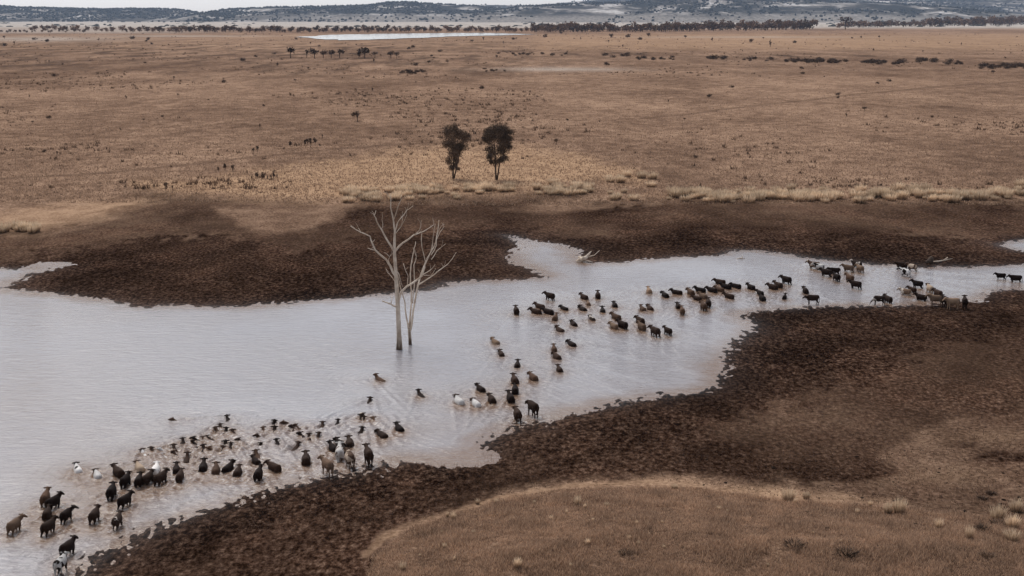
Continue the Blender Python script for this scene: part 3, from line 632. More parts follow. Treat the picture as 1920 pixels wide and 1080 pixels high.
live_tree((931, 337), 'broader leafy tree, the right one of the pair on the far bank',
  [([(903,830),(895,720),(893,600),(885,450),(870,300)],.24,.06,.1), ([(912,825),(930,700),(945,600),(970,450),(1000,280)],.18,.05,-.3), ([(893,690),(850,610),(800,450)],.09,.03,.4), ([(895,560),(830,470),(790,360)],.07,.03,.3), ([(900,310),(897,190),(896,120)],.035,.012,.1)],
  [(835,275,62),(905,270,66),(1000,255,72),(785,355,46),(860,370,82),(965,380,92),(1045,350,42),(1035,440,46),(850,500,64),(960,510,72),(840,565,44),(1000,570,44),(855,615,34),(905,600,44),(960,600,40),(1060,280,34),(760,350,24)], 12)

# shrubs and saplings on the plain
def shrub_protos():
    out = {}
    for kind in ('round', 'upright', 'thin', 'low'):
        out[kind] = []
        for v in range(3):
            rs = np.random.RandomState(100 + v + len(kind) * 7)
            if kind == 'round': B = [(rs.uniform(-.22, .22), rs.uniform(-.22, .22), rs.uniform(.5, .8), .24, .24, .2) for _ in range(7)]; st = .42
            elif kind == 'upright': B = [(rs.uniform(-.13, .13), rs.uniform(-.13, .13), rs.uniform(.25, .85), .16, .16, .2) for _ in range(7)]; st = .25
            elif kind == 'thin': B = [(rs.uniform(-.05, .05), rs.uniform(-.05, .05), rs.uniform(.3, .9), .09, .09, .14) for _ in range(6)]; st = .3
            else: B = [(rs.uniform(-.6, .6), rs.uniform(-.4, .4), rs.uniform(.2, .6), .42, .4, .34) for _ in range(8)]; st = .15
            cm = leaves_mesh('crown', B, 420 if kind in ('upright', 'thin') else 260, 0.20, rs, 0.2); cm.materials.append(SHRUBM)
            tm = tube_mesh('stem', [([(0, 0, -.05), (.01, 0, st), (rs.uniform(-.08, .08), 0, .75)], [.035, .028, .012]),
                                    ([(0, 0, st * .7), (.14, .05, .7)], [.022, .008]), ([(0, 0, st * .8), (-.13, -.06, .66)], [.02, .008])], 5); tm.materials.append(BARK)
            out[kind].append((cm, tm))
    return out
SP_ = shrub_protos()
def shrub(name, px_, py_, hpx, kind, label, group=None, cat='shrub', wide=1.0, mat_=None):
    x, y, z = at(px_, py_); h_ = hpx / ppm(py_)
    cm, tm = random.choice(SP_[kind])
    root = empty(name, (x, y, z)); root.scale = (h_ * wide, h_ * wide, h_); root.rotation_euler = (0, 0, random.uniform(0, 6.28))
    tag(root, label, cat, group)
    c = link('crown', cm, None, root); link('stem', tm, None, root)
    if mat_: c.material_slots[0].link = 'OBJECT'; c.material_slots[0].material = mat_
    return root
for (a, b_, hp, kd, lb) in [
  (670,228,22,'round','lone round-crowned tree on the plain beyond the leafy pair'),
  (545,109,22,'round','spreading tree at the left end of the distant clump'),
  (575,108,14,'upright','small upright tree second in the distant clump'),
  (590,110,22,'round','pale-stemmed tree in the middle of the distant clump'),
  (606,109,17,'round','dense low tree near the middle of the distant clump'),
  (621,109,18,'round','rounded tree right of the distant clump middle'),
  (637,109,18,'round','rounded tree ending the distant clump on the right'),
  (684,110,24,'round','taller tree of the dark pair right of the distant clump'),
  (673,109,17,'upright','shorter darker tree of the pair right of the distant clump'),
  (703,109,12,'round','small dark bush between the dark pair and the twin-stemmed tree'),
  (733,110,16,'round','grey twin-stemmed tree standing right of the small dark bush'),
  (744,110,12,'round','small tree touching the grey twin-stemmed tree'),
  (1585,55,24,'round','solitary tall tree in the gap of the far tree line'),
  (1444,88,15,'thin','thin upright stump-like tree on the pale far paddock'),
  (311,358,16,'upright','dark leafy sapling at the edge of the bare sandy ground'),
  (324,357,10,'upright','smaller sapling touching the dark leafy one on the sand'),
  (1313,354,13,'thin','dark cone-shaped sapling just behind the row of tussocks'),
  (1043,271,11,'round','small dark bush right of the leafy pair on the slope'),
  (1621,209,10,'round','lone black bush on the open plain at right'),
  (905,167,8,'low','dark rounded bush by the pale streak on the plain'),
  (1862,139,9,'round','small bush in front of the right-hand scrub belt')]:
    shrub('small_tree' if hp > 15 else 'shrub', a, b_, hp, kd, lb, None, 'tree' if hp > 15 else 'shrub', 1.15 if kd == 'round' else 1.0)
sap_l = 'slender dark sapling in the scattered row left of the leafy pair'
for a, b_, hp in ((545,275,11),(571,273,11),(577,271,12),(583,272,13),(591,270,13),(475,285,9),(482,285,11),(422,318,12),(436,321,12),(410,321,8),(556,275,6),(600,275,6),(605,258,6)):
    shrub('sapling', a, b_, hp, 'upright', sap_l, 'scattered dark saplings left of the leafy trees', 'sapling', 1.3)
for k in range(9):
    shrub('sapling', 472 + k * 6 + random.uniform(-2, 2), 336 + random.uniform(-3, 2), random.uniform(9, 16), 'thin', 'thin bare sapling in the close thicket above the dark mudflat', 'thin saplings in a thicket', 'sapling', 1.2)
bl = 'low dark bush in the scrub belt across the far plain'
for (x0, x1, yy, n_, hp) in ((1325,1360,111,5,9),(1470,1590,116,26,8),(1608,1695,119,20,8),(1720,1785,115,12,8),(1775,1805,119,5,7),(1838,1925,127,20,9),(1185,1265,110,10,6),(1115,1185,106,8,6),(900,1080,103,12,5),(750,800,136,12,7),(1390,1470,113,8,6),(905,960,132,8,5)):
    for _ in range(n_):
        p = random.uniform(x0, x1)
        shrub('bush', p, yy + random.uniform(-2.5, 2.5), hp * random.uniform(0.6, 1.2), 'low', bl, 'bushes in the far scrub belt', 'bush', 1.2)
sc = 'small dark shrub dotted alone over the brown plain'
for _ in range(170):
    q = 72 + 230 * random.random() ** 1.6; p = random.uniform(0, 1920)
    if p > 1100 and random.random() < 0.45: continue
    if q > 200 and random.random() < 0.5: continue
    shrub('shrub', p, q, random.uniform(3.0, 7.5), random.choice(('round', 'low', 'upright')), sc, 'small shrubs dotted over the plain', 'shrub', 1.1)

# the far tree line
def far_tree_protos():
    out = []
    for v in range(6):
        rs = np.random.RandomState(300 + v)
        B = [(rs.uniform(-.30, .30), rs.uniform(-.30, .30), rs.uniform(.26, .82), .26, .26, .24) for _ in range(11)]
        cm = leaves_mesh('crown', B, 190, 0.24, rs, 0.1); cm.materials.append(FARLEAF)
        tm = tube_mesh('trunk', [([(0, 0, -.05), (.01, 0, .4), (.05, 0, .8)], [.03, .024, .01]), ([(0, 0, .3), (-.2, .05, .7)], [.016, .008])], 5); tm.materials.append(BARK)
        out.append((cm, tm))
    return out
FT = far_tree_protos()
def far_tree(p, q, hpx, label):
    x, y = at0(p, q); z = gz(x, y); h_ = hpx / ppm(q); cm, tm = random.choice(FT)
    root = empty('woodland_tree', (x, y, z)); wd = random.uniform(0.95, 1.5) * h_; root.scale = (wd, wd, h_); root.rotation_euler = (0, 0, random.uniform(0, 6.28))
    tag(root, label, 'tree', 'trees of the far tree line'); link('crown', cm, None, root); link('trunk', tm, None, root)
for x0, x1, q0, q1, n_, ha, lb in ((55,240,59,62,19,9,'tree in the leftmost stretch of the far tree line'),(240,560,62,62.5,44,10,'tree in the far tree line left of the distant lake'),
    (560,1000,62,62,52,10,'tree in the far tree line behind the distant lake'),(1000,1300,62,61,58,14,'tree in the dense middle stretch of the far tree line'),
    (1300,1525,60,57,44,14,'tree in the far tree line just left of its gap'),(1568,1740,53,51,34,10,'low tree in the far tree line just right of its gap'),(1740,1935,51,48,40,14,'tree in the dense right end of the far tree line')):
    for k in range(n_):
        t = (k + random.random()) / n_; p = x0 + (x1 - x0) * t
        far_tree(p, q0 + (q1 - q0) * t + random.uniform(-1.6, 1.2), ha * random.uniform(0.75, 1.45), lb)
for k in range(26):
    far_tree(random.uniform(-5, 170), random.uniform(61, 64), random.uniform(3, 6), 'low bushy tree before the leftmost stretch of the far tree line')
for (p, q, hp, lb) in ((1022,74,8,'lone bushy tree on the pale paddock below the far tree line'),(1052,66,6,'small tree close under the dense far tree line'),(1146,74,9,'dark round tree on the pale paddock, right of the lone bushy one'),
                   (1177,74,8,'upright dark tree right of the round one on the pale paddock'),(1216,71,8,'wide low tree on the pale paddock nearest the tree line middle'),(1408,83,8,'small round tree alone on the pale right-hand paddock')):
    far_tree(p, q, hp, lb)

# ------------------------------------------------------------------ grass
def tuft_mesh(name, n_, h_, spread, lean, rs, wid=0.03):
    V, F = [], []
    for _ in range(n_):
        a = rs.uniform(0, 6.28); r = spread * rs.rand() ** 0.6; b0 = np.array([r * math.cos(a), r * math.sin(a), -0.03])
        H = h_ * rs.uniform(0.55, 1.1) * (1 - 0.25 * r / max(spread, 1e-3)); ln = lean * rs.uniform(0.2, 1.0) + 0.5 * r
        tip = b0 + np.array([math.cos(a) * ln, math.sin(a) * ln, H]); mid = b0 * 0.45 + tip * 0.55 + np.array([-math.cos(a), -math.sin(a), 0.6]) * 0.10 * ln
        t = rs.uniform(0, 3.14); w = np.array([math.cos(t), math.sin(t), 0]) * wid
        i = len(V); V += [(b0 - w).tolist(), (b0 + w).tolist(), (mid + w * 0.8).tolist(), (mid - w * 0.8).tolist(), tip.tolist()]
        F += [(i, i + 1, i + 2, i + 3), (i + 3, i + 2, i + 4)]
    me = bpy.data.meshes.new(name); me.from_pydata(V, [], F); return me
def thin_leaf(m, ns, ls, b, col, amount):
    t = N(ns, 'BsdfTranslucent'); ls.new(col, t.inputs['Color']); mx = N(ns, 'MixShader'); mx.inputs[0].default_value = amount
    ls.new(b.outputs[0], mx.inputs[1]); ls.new(t.outputs[0], mx.inputs[2])
    ls.new(mx.outputs[0], [n for n in ns if n.type == 'OUTPUT_MATERIAL'][0].inputs['Surface']); b.inputs['Specular IOR Level'].default_value = 0.1
def make_tussock_mat():
    m, ns, ls, b = mat('tussock_straw'); tc = N(ns, 'TexCoord'); oi = N(ns, 'ObjectInfo'); sp = N(ns, 'SeparateXYZ'); ls.new(tc.outputs['Object'], sp.inputs[0])
    f = noise(ns, ls, tc.outputs['Object'], 5, 3, 0.6)
    h_ = math_(ns, ls, 'ADD', sp.outputs[2], math_(ns, ls, 'MULTIPLY', f, 0.5))      # brown low down, paler towards the tips
    c = ramp(ns, ls, h_, [(0.25, (0.17, 0.105, 0.068)), (0.55, (0.48, 0.335, 0.22)), (0.85, (0.82, 0.64, 0.45))])
    v = math_(ns, ls, 'MULTIPLY_ADD', oi.outputs['Random'], 0.5); ns[-1].inputs[2].default_value = 0.75
    cc = mix(ns, ls, 1.0, c, v, 'MULTIPLY'); ls.new(cc, b.inputs['Base Color']); b.inputs['Roughness'].default_value = 0.8; thin_leaf(m, ns, ls, b, cc, 0.45)
    return m
TUS = make_tussock_mat()
TM = []
for v in range(5):
    me = tuft_mesh('blades', 150, 1.0, 0.42, 0.30, np.random.RandomState(40 + v), 0.022); me.materials.append(TUS); TM.append(me)
def tussock(p, q, hpx, label, group=None, wide=1.0):
    x, y, z = at(p, q); h_ = (1.4 if q < 500 else 1.15) * hpx / ppm(q); wide *= 0.85; o = link('grass_tussock', random.choice(TM)); o.location = (x, y, z)
    o.scale = (h_ * wide, h_ * wide, h_); o.rotation_euler = (0, 0, random.uniform(0, 6.28)); tag(o, label, 'grass tussock', group)
tl = 'pale straw tussock in the long row edging the far mudflat'
for k in range(185):
    t = k / 185; p = 1255 + 680 * t + random.uniform(-4, 4)
    if 1575 < p < 1600 and random.random() < .6: continue
    q = 372 + 3.5 * math.sin(p / 35) + random.choice((random.uniform(-6, 6), random.uniform(-13, 9))) - 5 * (p > 1800); tussock(p, q, random.uniform(5, 17), tl, 'tussocks in the long row', random.uniform(0.9, 1.4))
tl = 'pale straw tussock in the broken row below the leafy trees'
for k in range(130):
    p = random.choice((random.uniform(640, 790), random.uniform(760, 1000), random.uniform(1000, 1240))); q = 372 - (p - 640) * 0.030 + random.uniform(-14, 9)
    if p > 1110: q = random.uniform(330, 378)
    elif q > 366 and p > 880: q -= 10
    tussock(p, q, random.uniform(6, 13), tl, 'tussocks in the broken row', random.uniform(0.9, 1.5))
for k in range(16): tussock(random.uniform(0, 70), random.uniform(428, 440), random.uniform(8, 18), 'pale straw tussock in the clump at the left edge', 'tussocks at the left edge')
for (p, q, hp, lb, wd) in ((1686,963,34,'tall pale tussock at the end of the bare track',0.6),(1665,962,24,'greyer tussock just left of the tall pale one',0.6),(1478,938,26,'wide brown tussock beside the bare track',0.9),
    (1512,936,16,'small brown tussock right of the wide one by the track',0.8),(1870,975,32,'pale tussock top left of the right-hand cluster',0.8),(1905,958,26,'pale tussock furthest back in the right-hand cluster',0.9),
    (1898,988,26,'middle tussock of the right-hand cluster',0.9),(1897,1014,26,'front tussock of the right-hand cluster',0.9),(1817,1013,32,'narrow pale tussock standing alone left of the cluster',0.4),(1760,990,18,'faint brown tussock left of the narrow pale one',0.8),
    (1083,948,20,'pale wispy tussock on the crest of the near mound',0.6),(850,975,18,'wispy tussock on the rim of the near mound',0.5),(755,1072,22,'wispy tussock low on the near mound',0.5),(970,1065,22,'wispy tussock in the middle of the near mound',0.6),(1265,916,10,'small dark tussock on the bare track',1.0)):
    tussock(p, q, hp, lb, None, wd)
DK = []
for v in range(2):
    me = tuft_mesh('blades', 130, 0.6, 0.5, 0.35, np.random.RandomState(60 + v), 0.03); me.materials.append(SHRUBM); DK.append(me)
for (p, q, sx, lb) in ((1490,1024,30,'dark low bush on the near mound, left of two'),(1588,1040,30,'dark low bush on the near mound, right of two'),(1843,993,24,'round dark bush in front of the right-hand tussocks'),(1873,985,26,'dark bush under the pale tussocks'),
                       (1842,935,16,'dark bush behind the right-hand tussocks, left of two'),(1859,926,16,'dark bush behind the right-hand tussocks, right of two'),(1850,1043,20,'flat dark bush near the lower right corner'),(1172,1038,20,'dark bush low on the near mound')):
    x, y, z = at(p, q); o = link('low_bush', random.choice(DK)); o.location = (x, y, z); k = sx / ppm(q); o.scale = (k, k, k * 0.7); tag(o, lb, 'bush')

for k in range(36):
    p, q = random.uniform(720, 1640), random.uniform(945, 1076)
    if q < 1050 - (p - 690) * 0.55: continue
    tussock(p, q, random.uniform(6, 13), 'thin pale grass wisp scattered among short grass of the near mound', 'grass wisps on the near mound', random.uniform(0.35, 0.7))

# uncountable short grass and clods as single masses
def grass_mass(name, pts, m, blades=3):
    P = np.array(pts); n = len(P); V = np.zeros((n, blades, 3, 3))
    a = RS.uniform(0, 6.28, (n, blades)); L = P[:, 3][:, None] * RS.uniform(0.5, 1.2, (n, blades)); w = P[:, 4][:, None]
    ox, oy = RS.normal(0, 0.45, (2, n, blades)) * P[:, 3][:, None]; t = RS.uniform(0, 3.14, (n, blades))
    bx, by, bz = P[:, 0][:, None] + ox, P[:, 1][:, None] + oy, P[:, 2][:, None] - 0.02
    V[:, :, 0] = np.stack([bx - np.cos(t) * w, by - np.sin(t) * w, bz + 0 * bx], -1); V[:, :, 1] = np.stack([bx + np.cos(t) * w, by + np.sin(t) * w, bz + 0 * bx], -1)
    V[:, :, 2] = np.stack([bx + np.cos(a) * L * 0.5, by + np.sin(a) * L * 0.5, bz + L], -1)
    me = bpy.data.meshes.new(name); me.from_pydata(V.reshape(-1, 3).tolist(), [], np.arange(n * blades * 3).reshape(-1, 3).tolist())
    return link(name, me, m, kind='stuff')
def straw_mat(name, ca, cb, sc_):
    m, ns, ls, b = mat(name); g = N(ns, 'NewGeometry'); f = noise(ns, ls, g.outputs['Position'], sc_, 3, 0.7)
    r_ = N(ns, 'Math', operation='MULTIPLY_ADD'); ls.new(g.outputs['Random Per Island'], r_.inputs[0]); r_.inputs[1].default_value = 0.5; ls.new(math_(ns, ls, 'MULTIPLY', f, 0.6), r_.inputs[2])
    cc = ramp(ns, ls, r_.outputs[0], [(0.2, ca), (0.85, cb)]); ls.new(cc, b.inputs['Base Color']); b.inputs['Roughness'].default_value = 0.9; thin_leaf(m, ns, ls, b, cc, 0.45); return m
def scatter(n, pred, y0, y1, x0, x1):
    q = RS.uniform(y0, y1, n); p = RS.uniform(x0, x1, n); xy = np.array([at0(a, b_, 0.6) for a, b_ in zip(p, q)])
    k = pred(p, q, xy[:, 0], xy[:, 1]); xy = xy[k]; h_, s_, _, _ = hgt(xy[:, 0], xy[:, 1], True, True)
    k = (s_ > 0.4); return xy[k], h_[k], q[pred(p, q, *np.array([at0(a, b_, 0.6) for a, b_ in zip(p, q)]).T)][k] if False else None
def moundp(p, q, x, y): return sdf(x, y, MOUND) < -0.5
xy, hh, _ = scatter(110000, moundp, 912, 1130, 640, 1960)
cl = fbm(xy[:, 0] / 1.3, xy[:, 1] / 1.6, 91, 3); k = cl > -0.26 - 0.12 * RS.rand(len(cl)); xy, hh, cl = xy[k], hh[k], cl[k]
grass_mass('mound_grass', np.stack([xy[:, 0], xy[:, 1], hh, 0.12 + 0.75 * np.clip(cl + .14, 0.05, .3) * RS.uniform(.5, 1.5, len(xy)), 0.022 + 0 * hh], -1), straw_mat('mound_straw', (0.11, 0.068, 0.046), (0.74, 0.50, 0.34), 0.38))
xy, hh, _ = scatter(46000, lambda p, q, x, y: (q > 560) & (q < 985 + 0 * x) & (sdf(x, y, MOUND) > 0.5), 560, 1110, 100, 1990)
grass_mass('mud_grass', np.stack([xy[:, 0], xy[:, 1], hh, RS.uniform(.06, .20, len(xy)), 0.03 + 0 * hh], -1), straw_mat('mud_straw', (0.016, 0.009, 0.007), (0.17, 0.105, 0.072), 0.35), 2)
xy, hh, _ = scatter(120000, lambda p, q, x, y: q > 95, 95, 385, -60, 1980)
grass_mass('plain_grass', np.stack([xy[:, 0], xy[:, 1], hh, RS.uniform(.16, .50, len(xy)), RS.uniform(.05, .13, len(xy))], -1), straw_mat('plain_straw', (0.14, 0.090, 0.061), (0.46, 0.31, 0.21), 0.12), 2)

# dried dung pats trampled about the lower right
dp = []
for _ in range(70):
    p, q = RS.uniform(1250, 1920), RS.uniform(850, 1075); x, y, z = at(p, q); r_ = RS.uniform(.05, .17); dp.append((x, y, z - 0.03, r_, r_ * 0.7))
blob_mass('dung_pats', dp, straw_mat('dried_dung', (0.012, 0.007, 0.005), (0.05, 0.03, 0.02), 3.0), kind='stuff')
# dark knee-high scrub, far too many clumps to count
q = 64 + 290 * RS.rand(26000) ** 1.25; p = RS.uniform(-40, 1960, 26000); xy = np.array([at0(a, b_, 1.2) for a, b_ in zip(p, q)])
cl = fbm(xy[:, 0] / 60, xy[:, 1] / 110, 97, 3) + 0.08 * (p < 1000) - 0.05 * sstep(160, 230, q) + RS.normal(0, 0.06, len(p)); k = cl > 0.10; xy = xy[k]; hh = hgt(xy[:, 0], xy[:, 1])
sz = (0.16 + 0.65 * RS.rand(len(xy)) ** 3.5) * (1 + xy[:, 1] / 1900)
grass_mass('scrub_clumps', np.stack([xy[:, 0], xy[:, 1], hh, sz * 1.1, sz * 0.22], -1), straw_mat('scrub_leaf', (0.045, 0.028, 0.019), (0.20, 0.128, 0.085), 0.5), 8)

# fallen dead timber
def timber(name, base, label, paths, cat='fallen branch'):
    x, y, z = at(*base); k = 1 / ppm(base[1]); root = empty(name, (x, y, max(z, 0.0))); tag(root, label, cat)
    for i, (pts, r0, r1) in enumerate(paths):
        P = [(q[0] * k, (q[2] if len(q) > 2 else 0) * k, q[1] * k) for q in pts]
        link('branch' if i else 'log', tube_mesh('branch', [(P, [r0 + (r1 - r0) * j / (len(P) - 1) for j in range(len(P))])], 7), DEADW, root)
timber('fallen_dead_branch', (1093, 491), 'bleached driftwood snag with an upright fork at the inlet corner',
       [([(-9,-2),(-2,5),(5,8),(9,11)],.48,.2), ([(-2,5),(-6,9,4),(-9,8,6)],.26,.1), ([(5,8),(12,16),(16,21)],.22,.06), ([(-4,-1),(0,8,-5),(1,11,-8)],.34,.12), ([(10,10),(22,12,5),(32,21,8)],.09,.03), ([(-5,0),(-9,5,-6),(-6,9,-9)],.14,.05), ([(2,2),(10,3,-8),(18,2,-14)],.12,.05)])
timber('fallen_dead_branch', (1757, 491), 'long pale branch lying on the far mud near the right edge',
       [([(-8,0),(2,1),(12,3),(20,9)],.13,.05), ([(0,1),(14,0,10),(26,2,16),(36,3,20)],.09,.03), ([(12,3),(20,4,6),(28,4,9)],.06,.02)])
x, y, z = at(1744, 493); o = link('dark_stump', tube_mesh('dark_stump', [([(0,0,-.1),(0,0,.45),(.1,0,.75),(.05,0,.95)],[.55,.42,.34,.12]),([(-.3,0,0),(-.6,0,.3)],[.25,.12])], 9), BARK); o.location = (x, y, z); tag(o, 'dark stump on the far mud beside the long pale branch', 'stump')
timber('drowned_twigs', (1388, 489), 'small dark clump of drowned twigs in open water', [([(-9,-1),(0,1),(9,0)],.07,.05), ([(3,0),(4,6)],.05,.03), ([(-4,0),(-5,3)],.05,.03), ([(-2,0),(6,2,6)],.06,.04)], 'twigs')

# ------------------------------------------------------------------ cattle
def loft(bm, rings, seg=12):
    """rings: x, y, z, half width (y), half height; axis roughly along x; a 6th value tilts the ring about y"""
    rr = []
    for r in rings:
        x, y, z, w, hh_ = r[:5]; tl_ = r[5] if len(r) > 5 else 0.0
        rr.append([bm.verts.new((x - math.sin(a) * hh_ * math.sin(tl_), y + math.cos(a) * w, z + math.sin(a) * hh_ * math.cos(tl_))) for a in [2 * math.pi * q / seg for q in range(seg)]])
    for a, b_ in zip(rr[:-1], rr[1:]):
        for q in range(seg): bm.faces.new((a[q], a[(q + 1) % seg], b_[(q + 1) % seg], b_[q]))
    bm.faces.new(rr[0][::-1]); bm.faces.new(rr[-1])
def cow_mesh(name, yaw=0.0, lift=0.0, stride=0.0, swim=False, graze=False):
    bm = bmesh.new()
    loft(bm, [(-.83,0,1.06,.07,.09),(-.80,0,1.05,.18,.20),(-.66,0,1.01,.265,.32),(-.34,0,.955,.315,.365),(.0,0,.94,.335,.385),(.28,0,.965,.305,.385),(.50,0,1.0,.245,.34),(.64,0,1.0,.17,.25),(.71,0,.99,.10,.14)], 14)
    # neck and head, turned by yaw about the neck root
    cz, sz = math.cos(yaw), math.sin(yaw)
    def H(dx, z): return (.48 + dx * cz, dx * sz, z)
    if graze: nk = [(.0,1.0,.17,.25,.2),(.28,.82,.13,.19,.2),(.50,.58,.11,.15,.2)]; hd = [(.46,.62,.09,.10),(.56,.50,.105,.12),(.66,.32,.085,.095),(.72,.16,.07,.08),(.74,.08,.05,.055)]; ear = (.47, .60)
    else: nk = [(-.04,1.06,.19,.29,.4),(.20,1.17+lift*.5,.155,.235,.5),(.42,1.29+lift,.13,.185,.5)]; hd = [(.36,1.38+lift,.10,.095),(.46,1.37+lift,.145,.145),(.60,1.29+lift,.125,.135),(.74,1.19+lift+(.07 if swim else 0),.10,.105),(.84,1.12+lift+(.09 if swim else 0),.095,.085),(.87,1.10+lift+(.09 if swim else 0),.07,.055)]; ear = (.42, 1.42 + lift)
    loft(bm, [(*H(d, z), w, hh_, t) for d, z, w, hh_, t in nk], 12)
    loft(bm, [(*H(d, z), w, hh_) for d, z, w, hh_ in hd], 12)
    for sgn in (-1, 1):                                   # ears
        p0 = Vector(H(ear[0], ear[1])) + Vector((-sz * sgn * .07, cz * sgn * .07, 0)); p1 = p0 + Vector((-sz * sgn * .24 - .04 * cz, cz * sgn * .24 - .04 * sz, -.02))
        for t, r in ((.15, .045), (.4, .066), (.68, .068), (.95, .045)):
            c = p0.lerp(p1, t); m4 = Matrix.Translation(c) @ Matrix.Diagonal((r * .8, r * 1.1, r, 1)); bmesh.ops.create_icosphere(bm, subdivisions=2, radius=1, matrix=m4)
    def leg(pts):
        tube_into(bm, [p[:3] for p in pts], [p[3] for p in pts], 9)
    for sgn in (-1, 1):
        st = stride * sgn
        leg([(.44, .13*sgn, .92, .15), (.45, .15*sgn, .66, .105), (.45 + st*.35, .145*sgn, .40, .066), (.44 + st*.7, .14*sgn, .14, .05), (.46 + st*.8, .14*sgn, .045, .06), (.47 + st*.8, .14*sgn, 0, .064)])
        st = -stride * sgn
        leg([(-.60, .13*sgn, .95, .20), (-.55 + st*.2, .165*sgn, .68, .15), (-.60 + st*.4, .16*sgn, .52, .085), (-.71 + st*.55, .155*sgn, .42, .066), (-.67 + st*.75, .15*sgn, .14, .05), (-.65 + st*.85, .15*sgn, .045, .06), (-.64 + st*.85, .15*sgn, 0, .064)])
    leg([(-.76, 0, 1.24, .05), (-.87, .01, 1.12, .042), (-.90, .03, .86, .034), (-.90, .05, .62, .034), (-.89, .06, .44, .055), (-.89, .06, .36, .03)])
    leg([(.60, 0, .86, .10), (.66, 0, .72, .075), (.56, 0, .62, .06)])       # brisket
    me0 = bpy.data.meshes.new(name + '_raw'); bm.to_mesh(me0); bm.free()
    o = bpy.data.objects.new(name, me0); COL.objects.link(o)
    m = o.modifiers.new('r', 'REMESH'); m.mode = 'VOXEL'; m.voxel_size = 0.032; m.use_smooth_shade = True
    m = o.modifiers.new('s', 'SMOOTH'); m.factor = 0.5; m.iterations = 3
    dg = bpy.context.evaluated_depsgraph_get(); me = bpy.data.meshes.new_from_object(o.evaluated_get(dg)); me.name = name
    bpy.data.objects.remove(o); bpy.data.meshes.remove(me0)
    for p in me.polygons: p.use_smooth = True
    me.materials.append(None)
    return me
CM = {'w': cow_mesh('cow_walk', 0.0, .0, .15), 'x': cow_mesh('cow_step', 0.14, -.06, -.12), 'wl': cow_mesh('cow_look', 0.25, -.03, .06), 'wr': cow_mesh('cow_look', -0.35, .02, .15),
      'xr': cow_mesh('cow_turn', -0.6, .0, -.12), 'wd': cow_mesh('cow_low', 0.1, -.24, .12), 'xg': cow_mesh('cow_graze', 0.0, 0, .12, graze=True), 's': cow_mesh('cow_swim', 0.0, .10, .15, swim=True), 't': cow_mesh('cow_swim', 0.45, .08, -.1, swim=True)}
def hide_mat(name, body, patch=None, cover=0.5, head=None, scale=1.6):
    m, ns, ls, b = mat(name); tc = N(ns, 'TexCoord'); oi = N(ns, 'ObjectInfo'); O = tc.outputs['Object']
    cmb = N(ns, 'CombineXYZ'); k = math_(ns, ls, 'MULTIPLY', oi.outputs['Random'], 53.0); ls.new(k, cmb.inputs[0]); ls.new(k, cmb.inputs[2])
    ad = N(ns, 'VectorMath', operation='ADD'); ls.new(O, ad.inputs[0]); ls.new(cmb.outputs[0], ad.inputs[1])
    v = math_(ns, ls, 'MULTIPLY_ADD', oi.outputs['Random'], 0.6); ns[-1].inputs[2].default_value = 0.7
    f = noise(ns, ls, ad.outputs[0], 3.0, 3, 0.6)
    c = mix(ns, ls, 1.0, mix(ns, ls, f, tuple(x * 0.65 for x in body), tuple(min(1, x * 1.35) for x in body)), v, 'MULTIPLY')
    if patch:
        g = noise(ns, ls, ad.outputs[0], scale, 2, 0.45)
        c = mix(ns, ls, ramp(ns, ls, g, [(cover - 0.015, (0, 0, 0)), (cover + 0.015, (1, 1, 1))]), c, patch)
    if head:
        sx_ = N(ns, 'SeparateXYZ'); ls.new(O, sx_.inputs[0])
        e = math_(ns, ls, 'ADD', sx_.outputs[0], math_(ns, ls, 'MULTIPLY', noise(ns, ls, O, 6, 2, .5), 0.15))
        c = mix(ns, ls, ramp(ns, ls, e, [(0.78, (0, 0, 0)), (0.82, (1, 1, 1))]), c, head)
    ls.new(c, b.inputs['Base Color']); b.inputs['Roughness'].default_value = 0.75; b.inputs['Specular IOR Level'].default_value = 0.08
    ls.new(bump(ns, ls, noise(ns, ls, O, 45, 2, .6), 0.25, 0.01), b.inputs['Normal'])
    return m
HIDE = {'black': hide_mat('black_hide', (0.0150, 0.0076, 0.0052)), 'dark': hide_mat('dark_brown_hide', (0.036, 0.0195, 0.0128)), 'brown': hide_mat('brown_hide', (0.088, 0.050, 0.032)),
        'taupe': hide_mat('greyish_brown_hide', (0.155, 0.098, 0.066)), 'tan': hide_mat('tan_hide', (0.25, 0.165, 0.11)), 'cream': hide_mat('cream_hide', (0.48, 0.36, 0.26), None, .5, (0.09, 0.055, 0.04)),
        'white': hide_mat('white_hide', (0.70, 0.66, 0.63)), 'whiteb': hide_mat('white_hide_brown_head', (0.72, 0.69, 0.66), None, .5, (0.06, 0.036, 0.026)), 'whitek': hide_mat('white_hide_black_head', (0.72, 0.69, 0.66), (0.02, 0.013, 0.01), .64, (0.02, 0.013, 0.01)),
        'whitespot': hide_mat('white_hide_brown_spots', (0.70, 0.66, 0.62), (0.10, 0.06, 0.04), .60), 'pied': hide_mat('black_white_hide', (0.70, 0.67, 0.64), (0.014, 0.009, 0.0075), .52), 'darkspot': hide_mat('dark_hide_white_marks', (0.030, 0.018, 0.013), (0.55, 0.48, 0.42), .63),
        'brownspot': hide_mat('brown_hide_pale_patches', (0.075, 0.045, 0.031), (0.50, 0.40, 0.31), .58), 'tanspot': hide_mat('tan_hide_white_patches', (0.20, 0.13, 0.088), (0.60, 0.52, 0.44), .55)}
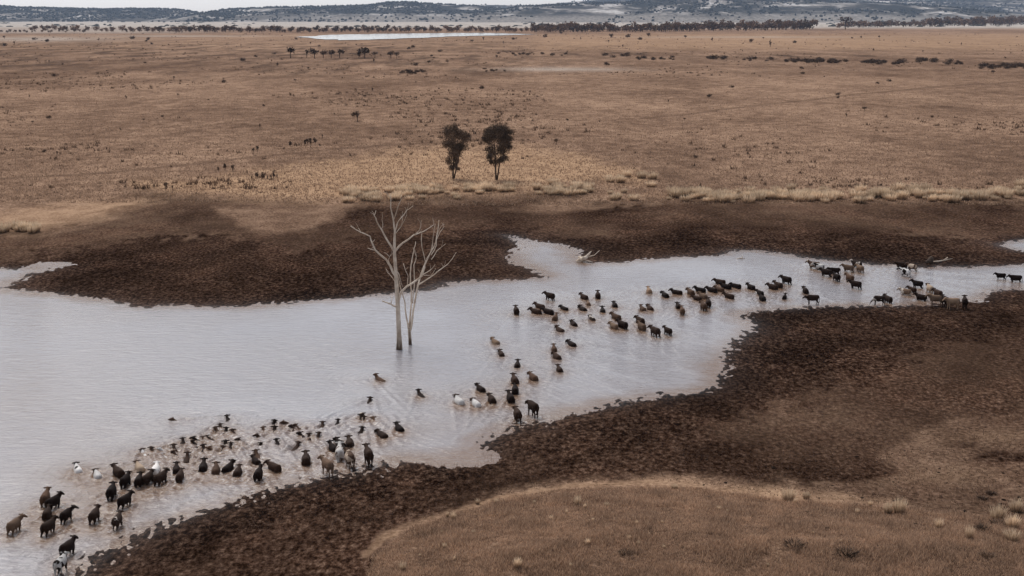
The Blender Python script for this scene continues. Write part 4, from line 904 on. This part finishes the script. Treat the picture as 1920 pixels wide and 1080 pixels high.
WORDS = {'black': 'black cow', 'dark': 'dark brown cow', 'brown': 'brown cow', 'taupe': 'greyish brown cow', 'tan': 'tan cow', 'cream': 'cream cow', 'white': 'white cow', 'whiteb': 'white brown-headed cow', 'whitek': 'white black-headed cow',
         'whitespot': 'white brown-spotted cow', 'pied': 'black-and-white cow', 'darkspot': 'dark cow with white marks', 'brownspot': 'brown cow with pale patches', 'tanspot': 'tan white-faced cow'}
ORD = 'first second third fourth fifth sixth seventh eighth ninth tenth eleventh twelfth thirteenth fourteenth fifteenth sixteenth seventeenth eighteenth nineteenth twentieth'.split()
for bk in BUNCH:
    grp = sorted([c for c in COWS if c['b'] == bk], key=lambda c: c['px'])
    for i, c in enumerate(grp):
        who = 'leftmost' if i == 0 else ('rightmost' if i == len(grp) - 1 else ORD[i] + ' from left')
        c['label'] = '%s, %s %s' % (WORDS[c['col']], who, BUNCH[bk])
for c in COWS:
    o = link('cow', CM['t' if c['pose'] == 's' and random.random() < 0.35 else c['pose']])
    o.material_slots[0].link = 'OBJECT'; o.material_slots[0].material = HIDE[c['col']]
    sc_ = random.uniform(0.93, 1.06) * (0.90 if c['b'] in 'abp' else 1.0) * (0.93 if c['pose'] == 's' else 1.0) * (0.84 if random.random() < 0.12 else 1.0); z = -c['dep'] * sc_
    if c['pose'] == 's': z = (-0.96 * c['dep'] - 0.19) * sc_ + random.uniform(-.06, .05)
    if c['dep'] < 0.3: z = min(max(gz(c['x'], c['y']), -0.35), 0.5) - 0.01
    o.location = (c['x'], c['y'], z); o.scale = (sc_ * 0.95, sc_ * random.uniform(1.0, 1.14), sc_ * 1.02)
    pitch = R(-6) if c['pose'] == 's' else 0.0
    o.rotation_euler = Euler((0, pitch, R(c['hd'] + random.uniform(-5, 5))), 'XYZ')
    tag(o, c['label'], 'cow', 'herd of cattle crossing the lake')

# ------------------------------------------------------------------ haze
bm = bmesh.new(); bmesh.ops.create_cube(bm, size=1.0)
me = bpy.data.meshes.new('haze'); bm.to_mesh(me); bm.free()
hz = link('haze', me, None, kind='stuff'); hz.location = (0, 7300, 110); hz.scale = (22000, 15400, 260)
hm = bpy.data.materials.new('haze'); hm.use_nodes = True; hn = hm.node_tree; hn.nodes.clear()
ho = hn.nodes.new('ShaderNodeOutputMaterial'); pv = hn.nodes.new('ShaderNodeVolumePrincipled')
pv.inputs['Color'].default_value = (0.54, 0.72, 1.0, 1); pv.inputs['Density'].default_value = 2.6e-5
hn.links.new(pv.outputs[0], ho.inputs['Volume']); me.materials.append(hm)
